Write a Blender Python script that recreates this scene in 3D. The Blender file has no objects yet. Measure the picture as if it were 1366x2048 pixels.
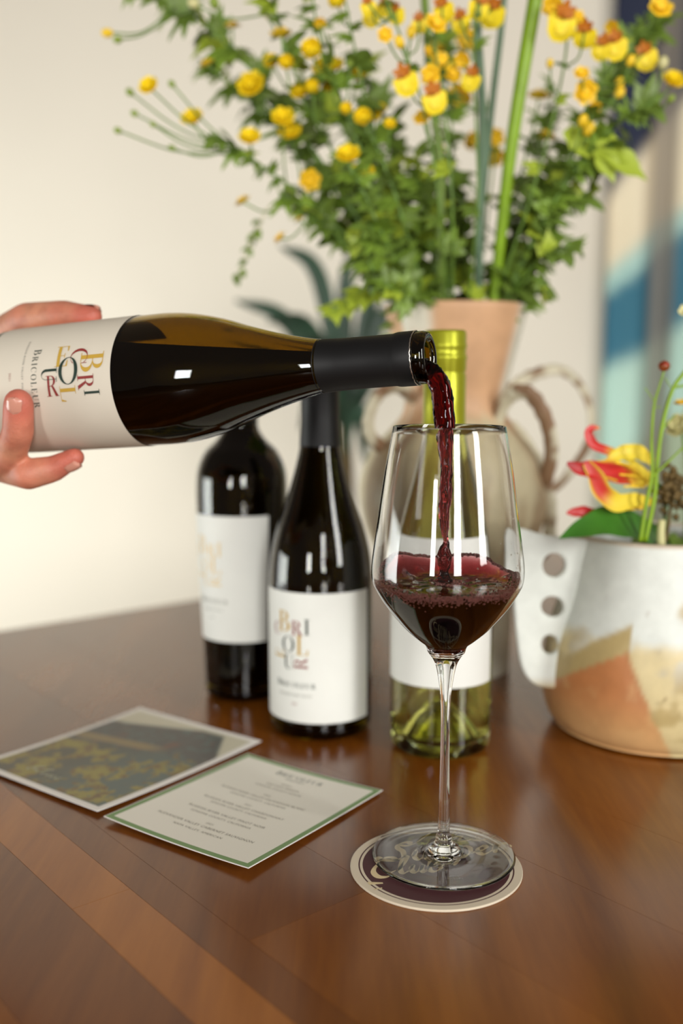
import bpy, bmesh, math, random
import numpy as np
from mathutils import Vector, Matrix, noise
from mathutils.geometry import tessellate_polygon
sc = bpy.context.scene
COL = sc.collection
PI = math.pi
random.seed(7)

# ------------------------------------------------------------------ camera
F, PITCH, CH = 2000.0, math.radians(7.4), 0.28      # focal length in pixels (image 1366 x 2048), tilt, height over the table top
camd = bpy.data.cameras.new('camera')
cam = bpy.data.objects.new('camera', camd); COL.objects.link(cam)
cam.location = (0, 0, CH); cam.rotation_euler = (PI/2 - PITCH, 0, 0)
camd.sensor_fit = 'VERTICAL'; camd.sensor_height = 36.0; camd.lens = 36.0*F/2048.0
camd.clip_start = 0.01; camd.clip_end = 60
camd.dof.use_dof = True; camd.dof.focus_distance = 0.575; camd.dof.aperture_fstop = 3.0
sc.camera = cam
# ------------------------------------------------------------------ world, lights, exposure
w = bpy.data.worlds.new('world'); sc.world = w; w.use_nodes = True
bg = w.node_tree.nodes['Background']; bg.inputs[0].default_value = (1.0, 0.80, 0.64, 1); bg.inputs[1].default_value = 0.15
def area(name, loc, target, sx, sy, power, color):
    l = bpy.data.lights.new(name, 'AREA'); l.shape = 'RECTANGLE'; l.size = sx; l.size_y = sy; l.energy = power; l.color = color
    o = bpy.data.objects.new(name, l); COL.objects.link(o); o.location = loc
    d = Vector(target) - Vector(loc)
    o.rotation_euler = d.to_track_quat('-Z', 'Y').to_euler()
    return o
area('window_light_behind', (0.50, -2.3, 0.85), (0.05, 0.9, 0.35), 0.55, 1.35, 58, (1.0, 0.99, 0.96))
area('window_light_right', (2.0, -1.15, 1.0), (0.05, 0.8, 0.3), 0.5, 1.4, 46, (1.0, 0.99, 0.96))
area('window_light_left', (-1.15, -1.7, 0.45), (0.05, 0.9, 0.2), 0.3, 0.6, 20, (1.0, 0.98, 0.95))
area('window_light_side', (-2.2, 1.05, -0.1), (-0.2, 2.1, -0.05), 1.4, 0.8, 23, (0.95, 1.0, 0.97)).data.spread = math.radians(105)
sc.view_settings.view_transform = 'Standard'; sc.view_settings.look = 'None'
sc.view_settings.exposure = -0.2; sc.view_settings.gamma = 1.0; sc.view_settings.use_curve_mapping = False
cy = sc.cycles
cy.max_bounces = 14; cy.transmission_bounces = 14; cy.glossy_bounces = 5; cy.diffuse_bounces = 3; cy.transparent_max_bounces = 8
cy.use_denoising = True; cy.sample_clamp_indirect = 6.0

# ------------------------------------------------------------------ helpers
def lin(c):
    f = lambda v: v/12.92 if v <= 0.04045 else ((v+0.055)/1.055)**2.4
    return tuple(f(v/255.0) for v in c)
def ray(px, py):
    x = (px-683)/F; y = (1024-py)/F
    return Vector((x, math.cos(PITCH)+y*math.sin(PITCH), -math.sin(PITCH)+y*math.cos(PITCH)))
CAM = Vector((0, 0, CH))
def T(px, py, z=0.0):
    r = ray(px, py); return CAM + r*((z-CH)/r.z)
def P(px, py, Y):
    r = ray(px, py); return CAM + r*(Y/r.y)
def tag(o, label=None, cat=None, group=None, kind=None):
    if label: o['label'] = label
    if cat: o['category'] = cat
    if group: o['group'] = group
    if kind: o['kind'] = kind
    return o
def empty(name, loc=(0, 0, 0)):
    o = bpy.data.objects.new(name, None); COL.objects.link(o); o.location = loc; o.empty_display_size = 0.01; return o
def add(name, me, parent=None, loc=None):
    o = bpy.data.objects.new(name, me); COL.objects.link(o)
    if parent:
        o.parent = parent
        # geometry is written in world space: cancel the parent's own location
        q = parent; off = Vector((0, 0, 0))
        while q: off += q.location; q = q.parent
        o.location = (Vector(loc) if loc is not None else Vector((0, 0, 0))) - off
    elif loc is not None: o.location = loc
    return o
def mesh(name, vs, fs, mat=None, smooth=True, cols=None):
    me = bpy.data.meshes.new(name); me.from_pydata([tuple(v) for v in vs], [], fs); me.update()
    if mat: me.materials.append(mat)
    if smooth: me.polygons.foreach_set('use_smooth', [True]*len(me.polygons))
    if cols is not None:
        ca = me.color_attributes.new('Col', 'FLOAT_COLOR', 'POINT')
        ca.data.foreach_set('color', np.array([(*c, 1.0) for c in cols], dtype=np.float32).ravel())
    return me
def recalc(me):
    bm = bmesh.new(); bm.from_mesh(me); bmesh.ops.recalc_face_normals(bm, faces=bm.faces); bm.to_mesh(me); bm.free(); return me
def lathe(prof, n=64, closed=False, M=None):
    """prof: list of (r, z); r = 0 becomes a pole"""
    vs, fs, rings = [], [], []
    for r, z in prof:
        if r < 1e-7: rings.append([len(vs)]); vs.append(Vector((0, 0, z)))
        else:
            rings.append(list(range(len(vs), len(vs)+n)))
            for k in range(n):
                a = 2*PI*k/n; vs.append(Vector((r*math.cos(a), r*math.sin(a), z)))
    m = len(rings)
    for i in range(m if closed else m-1):
        A, B = rings[i], rings[(i+1) % m]
        if len(A) == 1 and len(B) == 1: continue
        for k in range(n):
            k2 = (k+1) % n
            if len(A) == 1: fs.append((A[0], B[k2], B[k]))
            elif len(B) == 1: fs.append((A[k], A[k2], B[0]))
            else: fs.append((A[k], A[k2], B[k2], B[k]))
    if M: vs = [M @ v for v in vs]
    return vs, fs
def crom(pts, n=8):
    """Catmull-Rom through tuples of any length"""
    p = [np.array(q, float) for q in pts]; p = [2*p[0]-p[1]] + p + [2*p[-1]-p[-2]]
    out = []
    for i in range(1, len(p)-2):
        for k in range(n):
            t = k/n
            out.append(0.5*((2*p[i]) + (p[i+1]-p[i-1])*t + (2*p[i-1]-5*p[i]+4*p[i+1]-p[i+2])*t*t + (3*p[i]-p[i-1]-3*p[i+1]+p[i+2])*t**3))
    out.append(p[-2]); return out
def tube(pts, rad, n=8, cap=True, flat=None):
    """pts Vectors, rad list; flat = optional (ratio, axis) to flatten the section"""
    vs, fs = [], []
    pts = [Vector(p) for p in pts]
    t0 = (pts[1]-pts[0]).normalized()
    nrm = Vector((0, 1, 0)) if abs(t0.y) < 0.9 else Vector((1, 0, 0))
    if flat: nrm = Vector(flat[1])
    m = len(pts)
    for i, p in enumerate(pts):
        t = (pts[min(i+1, m-1)] - pts[max(i-1, 0)]).normalized()
        nrm = (nrm - t*nrm.dot(t)).normalized(); b = t.cross(nrm)
        for k in range(n):
            a = 2*PI*k/n
            vs.append(p + (nrm*math.cos(a)*(flat[0] if flat else 1) + b*math.sin(a))*rad[i])
    for i in range(m-1):
        for k in range(n):
            k2 = (k+1) % n; fs.append((i*n+k, i*n+k2, (i+1)*n+k2, (i+1)*n+k))
    if cap:
        fs.append(tuple(range(n-1, -1, -1))); fs.append(tuple((m-1)*n+k for k in range(n)))
    return vs, fs
def join(*parts):
    vs, fs = [], []
    for v, f in parts:
        o = len(vs); vs += list(v); fs += [tuple(i+o for i in q) for q in f]
    return vs, fs
def box(x0, y0, z0, x1, y1, z1):
    v = [Vector(p) for p in ((x0,y0,z0),(x1,y0,z0),(x1,y1,z0),(x0,y1,z0),(x0,y0,z1),(x1,y0,z1),(x1,y1,z1),(x0,y1,z1))]
    return v, [(0,3,2,1),(4,5,6,7),(0,1,5,4),(1,2,6,5),(2,3,7,6),(3,0,4,7)]
def bevbox(x0, y0, z0, x1, y1, z1, b):
    """box with a chamfered top edge (28 triangles)"""
    v = [Vector(p) for p in ((x0,y0,z0),(x1,y0,z0),(x1,y1,z0),(x0,y1,z0),(x0,y0,z1-b),(x1,y0,z1-b),(x1,y1,z1-b),(x0,y1,z1-b),
                             (x0+b,y0+b,z1),(x1-b,y0+b,z1),(x1-b,y1-b,z1),(x0+b,y1-b,z1))]
    f = [(0,3,2,1),(8,9,10,11)]
    for i in range(4):
        j = (i+1) % 4; f += [(i, j, 4+j, 4+i), (4+i, 4+j, 8+j, 8+i)]
    return v, f
def ico(c, r, sub=1):
    bm = bmesh.new(); bmesh.ops.create_icosphere(bm, subdivisions=sub, radius=1.0)
    rr = r if hasattr(r, '__len__') else (r, r, r)
    vs = [Vector(c) + Vector((v.co.x*rr[0], v.co.y*rr[1], v.co.z*rr[2])) for v in bm.verts]
    fs = [tuple(v.index for v in f.verts) for f in bm.faces]; bm.free(); return vs, fs
def sm(a, b, x):
    t = max(0.0, min(1.0, (x-a)/(b-a))); return t*t*(3-2*t)
def mix(a, b, t): return tuple(a[i]*(1-t)+b[i]*t for i in range(3))

# ------------------------------------------------------------------ materials
def setin(b, **k):
    for n, v in k.items():
        n = n.replace('_', ' ')
        if n in b.inputs: b.inputs[n].default_value = v
def pbr(name, col, rough=0.5, nz=0.0, nscale=20.0, bump=0.0, bscale=60.0, attr=False, **k):
    m = bpy.data.materials.new(name); m.use_nodes = True; nt = m.node_tree; b = nt.nodes['Principled BSDF']
    c = lin(col) if max(col) > 1 else tuple(col)
    setin(b, Base_Color=(*c, 1), Roughness=rough)
    for n, v in k.items():
        n = n.replace('_', ' ')
        if n in b.inputs: b.inputs[n].default_value = v
    tc = None
    if nz or bump: tc = nt.nodes.new('ShaderNodeTexCoord')
    src = None
    if attr:
        a = nt.nodes.new('ShaderNodeAttribute'); a.attribute_name = 'Col'; src = a.outputs['Color']
        nt.links.new(src, b.inputs['Base Color'])
    if nz:
        t = nt.nodes.new('ShaderNodeTexNoise'); t.inputs['Scale'].default_value = nscale; t.inputs['Detail'].default_value = 4
        nt.links.new(tc.outputs['Object'], t.inputs['Vector'])
        mp = nt.nodes.new('ShaderNodeMapRange'); mp.inputs['From Min'].default_value = 0.3; mp.inputs['From Max'].default_value = 0.7
        mp.inputs['To Min'].default_value = 1-nz; mp.inputs['To Max'].default_value = 1+nz
        nt.links.new(t.outputs['Fac'], mp.inputs['Value'])
        mx = nt.nodes.new('ShaderNodeMix'); mx.data_type = 'RGBA'; mx.blend_type = 'MULTIPLY'; mx.inputs['Factor'].default_value = 1
        if src: nt.links.new(src, mx.inputs['A'])
        else: mx.inputs['A'].default_value = (*c, 1)
        nt.links.new(mp.outputs['Result'], mx.inputs['B']); nt.links.new(mx.outputs['Result'], b.inputs['Base Color'])
    if bump:
        t = nt.nodes.new('ShaderNodeTexNoise'); t.inputs['Scale'].default_value = bscale; t.inputs['Detail'].default_value = 3
        nt.links.new(tc.outputs['Object'], t.inputs['Vector'])
        bp = nt.nodes.new('ShaderNodeBump'); bp.inputs['Strength'].default_value = bump; bp.inputs['Distance'].default_value = 0.002
        nt.links.new(t.outputs['Fac'], bp.inputs['Height']); nt.links.new(bp.outputs['Normal'], b.inputs['Normal'])
    return m
def glass(name, col=(1, 1, 1), ior=1.5, rough=0.0, vol=None, dens=0.0):
    m = bpy.data.materials.new(name); m.use_nodes = True; nt = m.node_tree; b = nt.nodes['Principled BSDF']
    setin(b, Base_Color=(*col, 1), Roughness=rough, IOR=ior, Transmission_Weight=1.0)
    if vol:
        v = nt.nodes.new('ShaderNodeVolumeAbsorption'); v.inputs['Color'].default_value = (*vol, 1); v.inputs['Density'].default_value = dens
        nt.links.new(v.outputs[0], nt.nodes['Material Output'].inputs['Volume'])
    return m
MAT = dict(
    wall=pbr('wall_paint', (236, 228, 212), 0.85, nz=0.015, nscale=3, bump=0.05, bscale=200),
    floor=pbr('floor_boards', (120, 84, 56), 0.5, nz=0.15, nscale=6),
    clear=glass('clear_crystal', (1, 1, 1), 1.5),
    bottle_glass=glass('olive_bottle_glass', lin((168, 138, 14)), 1.5),
    green_glass=glass('pale_green_glass', lin((238, 245, 204)), 1.5),
    white_wine=glass('white_wine', lin((253, 243, 194)), 1.36),
    dark_wine=pbr('red_wine_in_bottle', (0.003, 0.0006, 0.0008), 0.3, Specular_IOR_Level=0.1),
    dark_glass=glass('dark_lip_glass', lin((70, 58, 10)), 1.5),
    wine=glass('red_wine', (1, 1, 1), 1.34, vol=(0.62, 0.012, 0.035), dens=420),
    stream=glass('pouring_red_wine', (1, 1, 1), 1.34, vol=(0.66, 0.02, 0.05), dens=800),
    foam=pbr('pink_wine_foam', (150, 92, 84), 0.25, Transmission_Weight=0.35),
    capsule=pbr('matte_black_capsule', (15, 15, 16), 0.5, Specular_IOR_Level=0.35),
    foil=pbr('torn_foil_edge', (215, 205, 195), 0.3, Metallic=1.0, nz=0.4, nscale=900),
    lime=pbr('lime_green_foil', (176, 178, 42), 0.34, Metallic=0.55),
    label=pbr('label_paper', (232, 233, 226), 0.6, nz=0.01, nscale=60), label_shaded=pbr('shaded_label_paper', (218, 209, 192), 0.6, nz=0.01, nscale=60),  # second paper: darker beige copy, the poured bottle's dimmer light put into its colour
    gold=pbr('gold_print', (196, 158, 62), 0.45), red=pbr('brick_red_print', (140, 48, 44), 0.5),
    green=pbr('dark_green_print', (28, 50, 40), 0.5), grey=pbr('grey_print', (120, 118, 110), 0.6),
    pale_gold=pbr('pale_gold_print', (232, 204, 150), 0.45),
    ink=pbr('card_ink', (112, 104, 84), 0.6), card=pbr('menu_card', (244, 240, 226), 0.6), card_green=pbr('card_green_print', (128, 160, 104), 0.6),
    white_card=pbr('white_card', (244, 240, 234), 0.5), print=pbr('picture_print', (255, 255, 255), 0.42, attr=True),
    script_white=pbr('white_script_print', (176, 176, 150), 0.5),
    cream=pbr('coaster_board', (222, 208, 184), 0.75), maroon=pbr('coaster_maroon', (74, 30, 36), 0.6), tan=pbr('coaster_lettering', (222, 202, 158), 0.6),
    frost=pbr('etched_mark', (225, 225, 225), 0.5, Alpha=0.25),
    skin=pbr('skin', (198, 128, 100), 0.48, attr=True, nz=0.16, nscale=70, bump=0.25, bscale=900, Subsurface_Weight=0.15, Subsurface_Scale=0.004),
    nail=pbr('fingernail', (208, 146, 126), 0.25),
    terracotta=pbr('streaked_stoneware', (255, 255, 255), 0.5, attr=True, nz=0.1, nscale=40, bump=0.15, bscale=90),
    pot=pbr('dip_glazed_stoneware', (255, 255, 255), 0.42, attr=True, nz=0.06, nscale=80, bump=0.12, bscale=120),
    stem=pbr('green_stem', (104, 136, 52), 0.5, nz=0.2, nscale=60), thick=pbr('bright_stalk', (134, 170, 26), 0.4, nz=0.15, nscale=50),
    bluestem=pbr('blue_green_stem', (98, 124, 96), 0.5, nz=0.1, nscale=50),
    leaf_a=pbr('leaf_mid_green', (124, 152, 54), 0.45, nz=0.25, nscale=80), leaf_b=pbr('leaf_dark_green', (106, 130, 50), 0.45, nz=0.25, nscale=80),
    leaf_c=pbr('leaf_yellow_green', (166, 184, 58), 0.45, nz=0.2, nscale=80),
    yellow=pbr('yellow_petal', (255, 228, 36), 0.5, nz=0.1, nscale=200), amber=pbr('amber_petal', (248, 206, 38), 0.5, nz=0.15, nscale=200),
    brown=pbr('rust_sepal', (196, 116, 22), 0.55, nz=0.3, nscale=300), bud=pbr('green_bud', (138, 160, 60), 0.5), cream_bud=pbr('cream_bud', (214, 208, 150), 0.5),
    palm=pbr('dark_palm_leaf', (58, 84, 66), 0.4, nz=0.15, nscale=20), palm_pot=pbr('dark_pot', (60, 58, 54), 0.5), soil=pbr('soil', (52, 38, 28), 0.9, bump=0.6, bscale=80),
    lily=pbr('flame_petal', (255, 255, 255), 0.4, attr=True), redbud=pbr('russet_bud', (150, 52, 20), 0.35, nz=0.4, nscale=300),
    bigleaf=pbr('glossy_leaf', (62, 118, 36), 0.35, nz=0.2, nscale=40), seed=pbr('brown_seed', (104, 84, 44), 0.7, nz=0.35, nscale=200),
    curtain=pbr('printed_curtain', (255, 255, 255), 0.9, attr=True),
)

# ------------------------------------------------------------------ the room
wy = 2.3
o = add('wall_back', mesh('wall_back', *box(-3.2, wy, -0.75, 3.4, wy+0.1, 1.95), MAT['wall'], False)); tag(o, kind='structure')
o = add('floor', mesh('floor', *box(-3.2, -3.0, -0.80, 3.4, wy+0.1, -0.75), MAT['floor'], False)); tag(o, kind='structure')
o = add('baseboard_back', mesh('baseboard_back', *box(-3.2, wy-0.015, -0.75, 3.4, wy, -0.64), pbr('white_trim', (230, 226, 216), 0.5), False)); tag(o, kind='structure')

# ---- printed curtain on the right of the back wall
def curtain():
    x0, x1, zt, zb, nx, nz_ = 0.585, 1.5, 1.75, -0.74, 150, 110
    navy, cream_, mint, blue, pale, sage = [lin(c) for c in ((38, 44, 66), (240, 226, 196), (176, 212, 204), (62, 118, 140), (190, 222, 208), (170, 184, 156))]
    fold_shade = lin((160, 152, 140))
    vs, fs, cols = [], [], []
    for j in range(nz_+1):
        z = zb + (zt-zb)*j/nz_
        for i in range(nx+1):
            x = x0 + (x1-x0)*i/nx
            y = wy - 0.055 + 0.02*math.sin((x-x0)*2*PI/0.105 + 0.6) + 0.008*math.sin(x*47+z*0.7)
            vs.append(Vector((x, y, z)))
            u = x-x0
            q = z + 0.04*noise.noise((u*5, z*3, 0.3)) - 0.65*min(u, 0.25) + 0.25*max(0, 0.03-u)
            c = sage
            for a, b, cc in ((0.05, 0.13, pale), (0.285, 0.345, blue), (0.475, 0.51, mint), (0.52, 0.565, cream_), (0.69-0.7*0, 0.75, navy)):
                qq = q - (0.75*min(u, 0.25)-0.035 if cc is navy else 0.0)
                c = mix(c, cc, sm(a, b, qq))
            # greyish bands: shade of the vertical folds painted into the cloth colour
            for sx, wd in ((0.118, 0.018), (0.34, 0.02), (0.58, 0.02), (0.80, 0.02)):
                c = mix(c, fold_shade, 0.75*(1-sm(wd, wd+0.018, abs(u-sx))))
            cols.append(c)
    for j in range(nz_):
        for i in range(nx):
            a = j*(nx+1)+i; fs.append((a, a+1, a+nx+2, a+nx+1))
    r = empty('curtain', (1.0, wy-0.05, -0.74)); tag(r, 'floor length curtain printed in navy, cream and teal washes at the back wall', 'curtain')
    add('cloth', mesh('cloth', vs, fs, MAT['curtain'], True, cols), r)
    v, f = tube([Vector((x0-0.08, wy-0.05, 1.78)), Vector((x1+0.1, wy-0.05, 1.78))], [0.012]*2, 12)
    add('rod', mesh('rod', v, f, MAT['palm_pot']), r)
    for xx in (x0-0.05, x1+0.05):
        add('bracket', mesh('bracket', *box(xx-0.01, wy-0.062, 1.765, xx+0.01, wy+0.001, 1.795), MAT['palm_pot'], False), r)
curtain()

# ------------------------------------------------------------------ table with planks
def table():
    root = empty('dining_table', (0.35, 0.75, -0.75)); tag(root, 'brown wooden plank table carrying the wine, cards and flowers', 'table')
    ang = math.radians(39.5); E_ = Vector((math.cos(ang), math.sin(ang), 0)); P_ = Vector((math.sin(ang), -math.cos(ang), 0)); Z_ = Vector((0, 0, 1))
    wood = []
    for k, (c1, c2) in enumerate([((142, 82, 20), (108, 56, 10)), ((168, 100, 24), (136, 74, 14)), ((128, 72, 18), (98, 50, 9)), ((144, 84, 20), (112, 60, 11)), ((138, 78, 18), (106, 55, 10))]):
        m = bpy.data.materials.new('table_wood'); m.use_nodes = True; nt = m.node_tree; b = nt.nodes['Principled BSDF']
        setin(b, Roughness=0.23, IOR=1.46, Coat_Weight=0.2, Coat_Roughness=0.16, Coat_IOR=1.35)
        tc = nt.nodes.new('ShaderNodeTexCoord'); mp = nt.nodes.new('ShaderNodeMapping')
        mp.inputs['Rotation'].default_value = (0, 0, -ang); mp.inputs['Scale'].default_value = (1.0, 0.1, 1.0)
        nt.links.new(tc.outputs['Object'], mp.inputs['Vector'])
        t1 = nt.nodes.new('ShaderNodeTexNoise'); t1.inputs['Scale'].default_value = 26; t1.inputs['Detail'].default_value = 5; t1.inputs['Distortion'].default_value = 0.6
        t2 = nt.nodes.new('ShaderNodeTexNoise'); t2.inputs['Scale'].default_value = 260; t2.inputs['Detail'].default_value = 3
        nt.links.new(mp.outputs[0], t1.inputs['Vector']); nt.links.new(mp.outputs[0], t2.inputs['Vector'])
        ad = nt.nodes.new('ShaderNodeMath'); ad.operation = 'MULTIPLY_ADD'; ad.inputs[1].default_value = 0.22
        nt.links.new(t2.outputs['Fac'], ad.inputs[0]); nt.links.new(t1.outputs['Fac'], ad.inputs[2])
        cr = nt.nodes.new('ShaderNodeValToRGB'); cr.color_ramp.elements[0].position = 0.42; cr.color_ramp.elements[1].position = 0.8
        cr.color_ramp.elements[0].color = (*lin(c2), 1); cr.color_ramp.elements[1].color = (*lin(c1), 1)
        nt.links.new(ad.outputs[0], cr.inputs['Fac']); nt.links.new(cr.outputs['Color'], b.inputs['Base Color'])
        bp = nt.nodes.new('ShaderNodeBump'); bp.inputs['Strength'].default_value = 0.02; bp.inputs['Distance'].default_value = 0.0003
        nt.links.new(t2.outputs['Fac'], bp.inputs['Height']); nt.links.new(bp.outputs['Normal'], b.inputs['Normal'])
        wood.append(m)
    under = pbr('table_frame_wood', (88, 50, 24), 0.5, nz=0.15, nscale=30)
    p0, p1 = -1.101, 0.42
    edges = [-0.24, -0.16, -0.07, 0.015, 0.09, 0.15, 0.209, 0.2435, 0.265, 0.35, 0.44, 0.53, 0.615, 0.70, 0.79, 0.88, 0.97, 1.06, 1.15, 1.25, 1.35]
    rnd = random.Random(5); kinds = {0.209: 1, 0.2435: 2, 0.265: 0, 0.15: 2}
    def plank(e0, e1, q0, q1, k):
        v, f = box(e0+0.0001, q0+0.0001, -0.03, e1-0.0001, q1-0.0001, 0.0)
        add('plank', recalc(mesh('plank', [E_*a.x + P_*a.y + Z_*a.z for a in v], f, wood[k], False)), root)
    for i in range(len(edges)-1):
        k = kinds.get(edges[i], rnd.choice([0, 3, 4, 3]))
        cut = -0.395 if edges[i] == 0.265 else rnd.uniform(-0.95, 0.2)
        plank(edges[i], edges[i+1], p0, cut, k if edges[i] != 0.265 else 2); plank(edges[i], edges[i+1], cut, p1, k if edges[i] in kinds and edges[i] != 0.265 else rnd.choice([0, 3, 4]))
    ea, eb = edges[0], edges[-1]
    for nm, (a0, b0, a1, b1) in (('apron', (ea+0.06, p0+0.06, eb-0.06, p0+0.085)), ('apron', (ea+0.06, p1-0.085, eb-0.06, p1-0.06)),
                                 ('apron', (ea+0.06, p0+0.06, ea+0.085, p1-0.06)), ('apron', (eb-0.085, p0+0.06, eb-0.06, p1-0.06))):
        v, f = box(a0, b0, -0.11, a1, b1, -0.03); add(nm, recalc(mesh(nm, [E_*a.x+P_*a.y+Z_*a.z for a in v], f, under, False)), root)
    for a0 in (ea+0.05, eb-0.12):
        for b0 in (p0+0.05, p1-0.12):
            v, f = box(a0, b0, -0.75, a0+0.07, b0+0.07, -0.03); add('leg', recalc(mesh('leg', [E_*a.x+P_*a.y+Z_*a.z for a in v], f, under, False)), root)
table()

# ------------------------------------------------------------------ lettering
def rect(x0, y0, x1, y1, n=6):
    """thin quad strip, cut so it can follow a curve"""
    horiz = abs(x1-x0) > abs(y1-y0); vs, fs = [], []
    for i in range(n+1):
        t = i/n
        if horiz: vs += [(x0+(x1-x0)*t, y0), (x0+(x1-x0)*t, y1)]
        else: vs += [(x0, y0+(y1-y0)*t), (x1, y0+(y1-y0)*t)]
    fs = [(2*i, 2*i+1, 2*i+3, 2*i+2) for i in range(n)]
    return vs, fs
def band(co, ro, ci, ri, a0, a1, n=18):
    vs = []
    for i in range(n+1):
        a = math.radians(a0+(a1-a0)*i/n)
        vs += [(co[0]+ro[0]*math.cos(a), co[1]+ro[1]*math.sin(a)), (ci[0]+ri[0]*math.cos(a), ci[1]+ri[1]*math.sin(a))]
    return vs, [(2*i, 2*i+1, 2*i+3, 2*i+2) for i in range(n)]
def quad(*p): return list(p), [(0, 1, 2, 3)]
GL = {
 'B': (0.72, [rect(.10, 0, .25, 1), rect(0, 0, .34, .03), rect(0, .97, .34, 1), rect(.25, .52, .36, .55), band((.34, .765), (.28, .235), (.34, .765), (.14, .205), -90, 90), band((.36, .27), (.36, .27), (.36, .27), (.2, .24), -90, 90)]),
 'R': (0.82, [rect(.10, 0, .25, 1), rect(0, 0, .35, .03), rect(0, .97, .34, 1), rect(.25, .48, .36, .51), band((.34, .745), (.32, .255), (.34, .745), (.17, .225), -90, 90), quad((.36, .5), (.5, .5), (.78, .04), (.6, .0)), rect(.6, 0, .84, .03)]),
 'I': (0.36, [rect(.10, 0, .25, 1), rect(0, 0, .35, .03), rect(0, .97, .35, 1)]),
 'C': (0.82, [band((.42, .5), (.42, .5), (.46, .5), (.32, .475), 40, 320, 24), rect(.74, .66, .77, .98)]),
 'O': (0.86, [band((.43, .5), (.43, .5), (.43, .5), (.28, .475), 0, 360, 30)]),
 'L': (0.68, [rect(.10, 0, .25, 1), rect(0, .97, .35, 1), rect(0, 0, .64, .03), quad((.64, 0), (.55, .02), (.62, .3), (.66, .3))]),
 'E': (0.70, [rect(.10, 0, .25, 1), rect(0, 0, .62, .03), rect(0, .97, .6, 1), rect(.25, .5, .46, .53), quad((.62, 0), (.54, .02), (.60, .28), (.64, .28)), quad((.6, 1), (.52, .98), (.56, .74), (.6, .74)), rect(.44, .4, .47, .63)]),
 'U': (0.84, [rect(.10, .3, .25, 1), rect(0, .97, .35, 1), rect(.55, .97, .85, 1), rect(.68, .3, .71, 1), band((.405, .32), (.305, .32), (.465, .32), (.215, .28), 180, 360)]),
}
def glyph(ch, x, y, h, rot=0.0, wide=1.0):
    """glyph centred at (x, y) with cap height h"""
    wd, parts = GL[ch]; vs, fs = join(*parts)
    c, s = math.cos(rot), math.sin(rot); out = []
    for (a, b) in vs:
        a, b = (a-wd/2)*h*wide, (b-0.5)*h
        out.append((x+a*c-b*s, y+a*s+b*c))
    return out, fs
FCACHE = {}
def font_text(s, size, spacing=1.0):
    """flat text as (vertices, faces) centred at 0; Blender's built-in face"""
    key = (s, spacing)
    if key not in FCACHE:
        cu = bpy.data.curves.new('txt', 'FONT'); cu.body = s; cu.size = 1.0; cu.align_x = 'CENTER'; cu.align_y = 'CENTER'; cu.space_character = spacing; cu.resolution_u = 2
        ob = bpy.data.objects.new('txt', cu); COL.objects.link(ob)
        dg = bpy.context.evaluated_depsgraph_get(); dg.update()
        me = bpy.data.meshes.new_from_object(ob.evaluated_get(dg))
        FCACHE[key] = ([(v.co.x, v.co.y) for v in me.vertices], [tuple(p.vertices) for p in me.polygons])
        bpy.data.objects.remove(ob); bpy.data.curves.remove(cu); bpy.data.meshes.remove(me)
    v, f = FCACHE[key]
    return [(a*size, b*size) for a, b in v], f
def word(s, x, y, h, track=1.0, wide=1.0, first=1.0):
    """a word in the drawn serif capitals, centred; first = height of the initial"""
    ws = [GL[c][0]*h*wide*(first if i == 0 else 1) for i, c in enumerate(s)]
    tot = sum(ws) + (len(s)-1)*h*0.14*track; cx = x-tot/2; parts = []
    for i, c in enumerate(s):
        hh = h*(first if i == 0 else 1)
        parts.append(glyph(c, cx+ws[i]/2, y+(hh-h)/2, hh, 0, wide)); cx += ws[i]+h*0.14*track
    return join(*parts)

# ------------------------------------------------------------------ wine bottles
def prof_r(prof, z):
    for (r0, z0), (r1, z1) in zip(prof, prof[1:]):
        if z0 <= z <= z1 and z1 > z0: return r0+(r1-r0)*(z-z0)/(z1-z0)
    return prof[-1][0]
def smooth_prof(prof, n=5): return [(float(a), float(b)) for a, b in crom(prof, n)]
def shift(prof, t): return [(max(0.0006, r-t), z) for r, z in prof]
def offs(prof, t):
    """profile moved inwards by wall thickness t along its normal"""
    out = []
    for i, (r, z) in enumerate(prof):
        a, b = prof[max(i-1, 0)], prof[min(i+1, len(prof)-1)]
        dr, dz = b[0]-a[0], b[1]-a[1]; l = math.hypot(dr, dz) or 1
        out.append((max(0.001, r - t*dz/l), z + t*dr/l))
    return out
BURG = [(0.0395, 0.002), (0.0413, 0.007), (0.0415, 0.02), (0.0416, 0.06), (0.0416, 0.11), (0.0413, 0.13), (0.0393, 0.1466), (0.035, 0.1644), (0.029, 0.182), (0.0235, 0.199), (0.019, 0.2156), (0.0160, 0.231), (0.0150, 0.250), (0.0148, 0.268), (0.0146, 0.283), (0.0146, 0.2895)]
LIP = [(0.0151, 0.2897), (0.0153, 0.2915), (0.0152, 0.2945), (0.0143, 0.2970), (0.0125, 0.2977), (0.0105, 0.2970), (0.0095, 0.2945)]
BORD = [(0.0325, 0.002), (0.0345, 0.006), (0.035, 0.02), (0.0368, 0.07), (0.0388, 0.12), (0.0402, 0.165), (0.0403, 0.19), (0.0385, 0.205), (0.032, 0.2195), (0.0225, 0.229), (0.0158, 0.239), (0.0142, 0.252), (0.0138, 0.275), (0.0138, 0.296)]
WHITE = [(0.0365, 0.002), (0.0383, 0.007), (0.0386, 0.02), (0.0388, 0.06), (0.0388, 0.125), (0.0382, 0.145), (0.0362, 0.163), (0.0322, 0.183), (0.0267, 0.203), (0.0213, 0.222), (0.0172, 0.240), (0.0150, 0.256), (0.0143, 0.275), (0.0140, 0.30)]
def on_cyl(M, R, vs, phi0, z0, off):
    """(u along the circumference, v along the axis) in metres onto the bottle"""
    return [M @ Vector(((R+off)*math.cos(phi0+u/R), (R+off)*math.sin(phi0+u/R), z0+v)) for u, v in vs]
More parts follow.
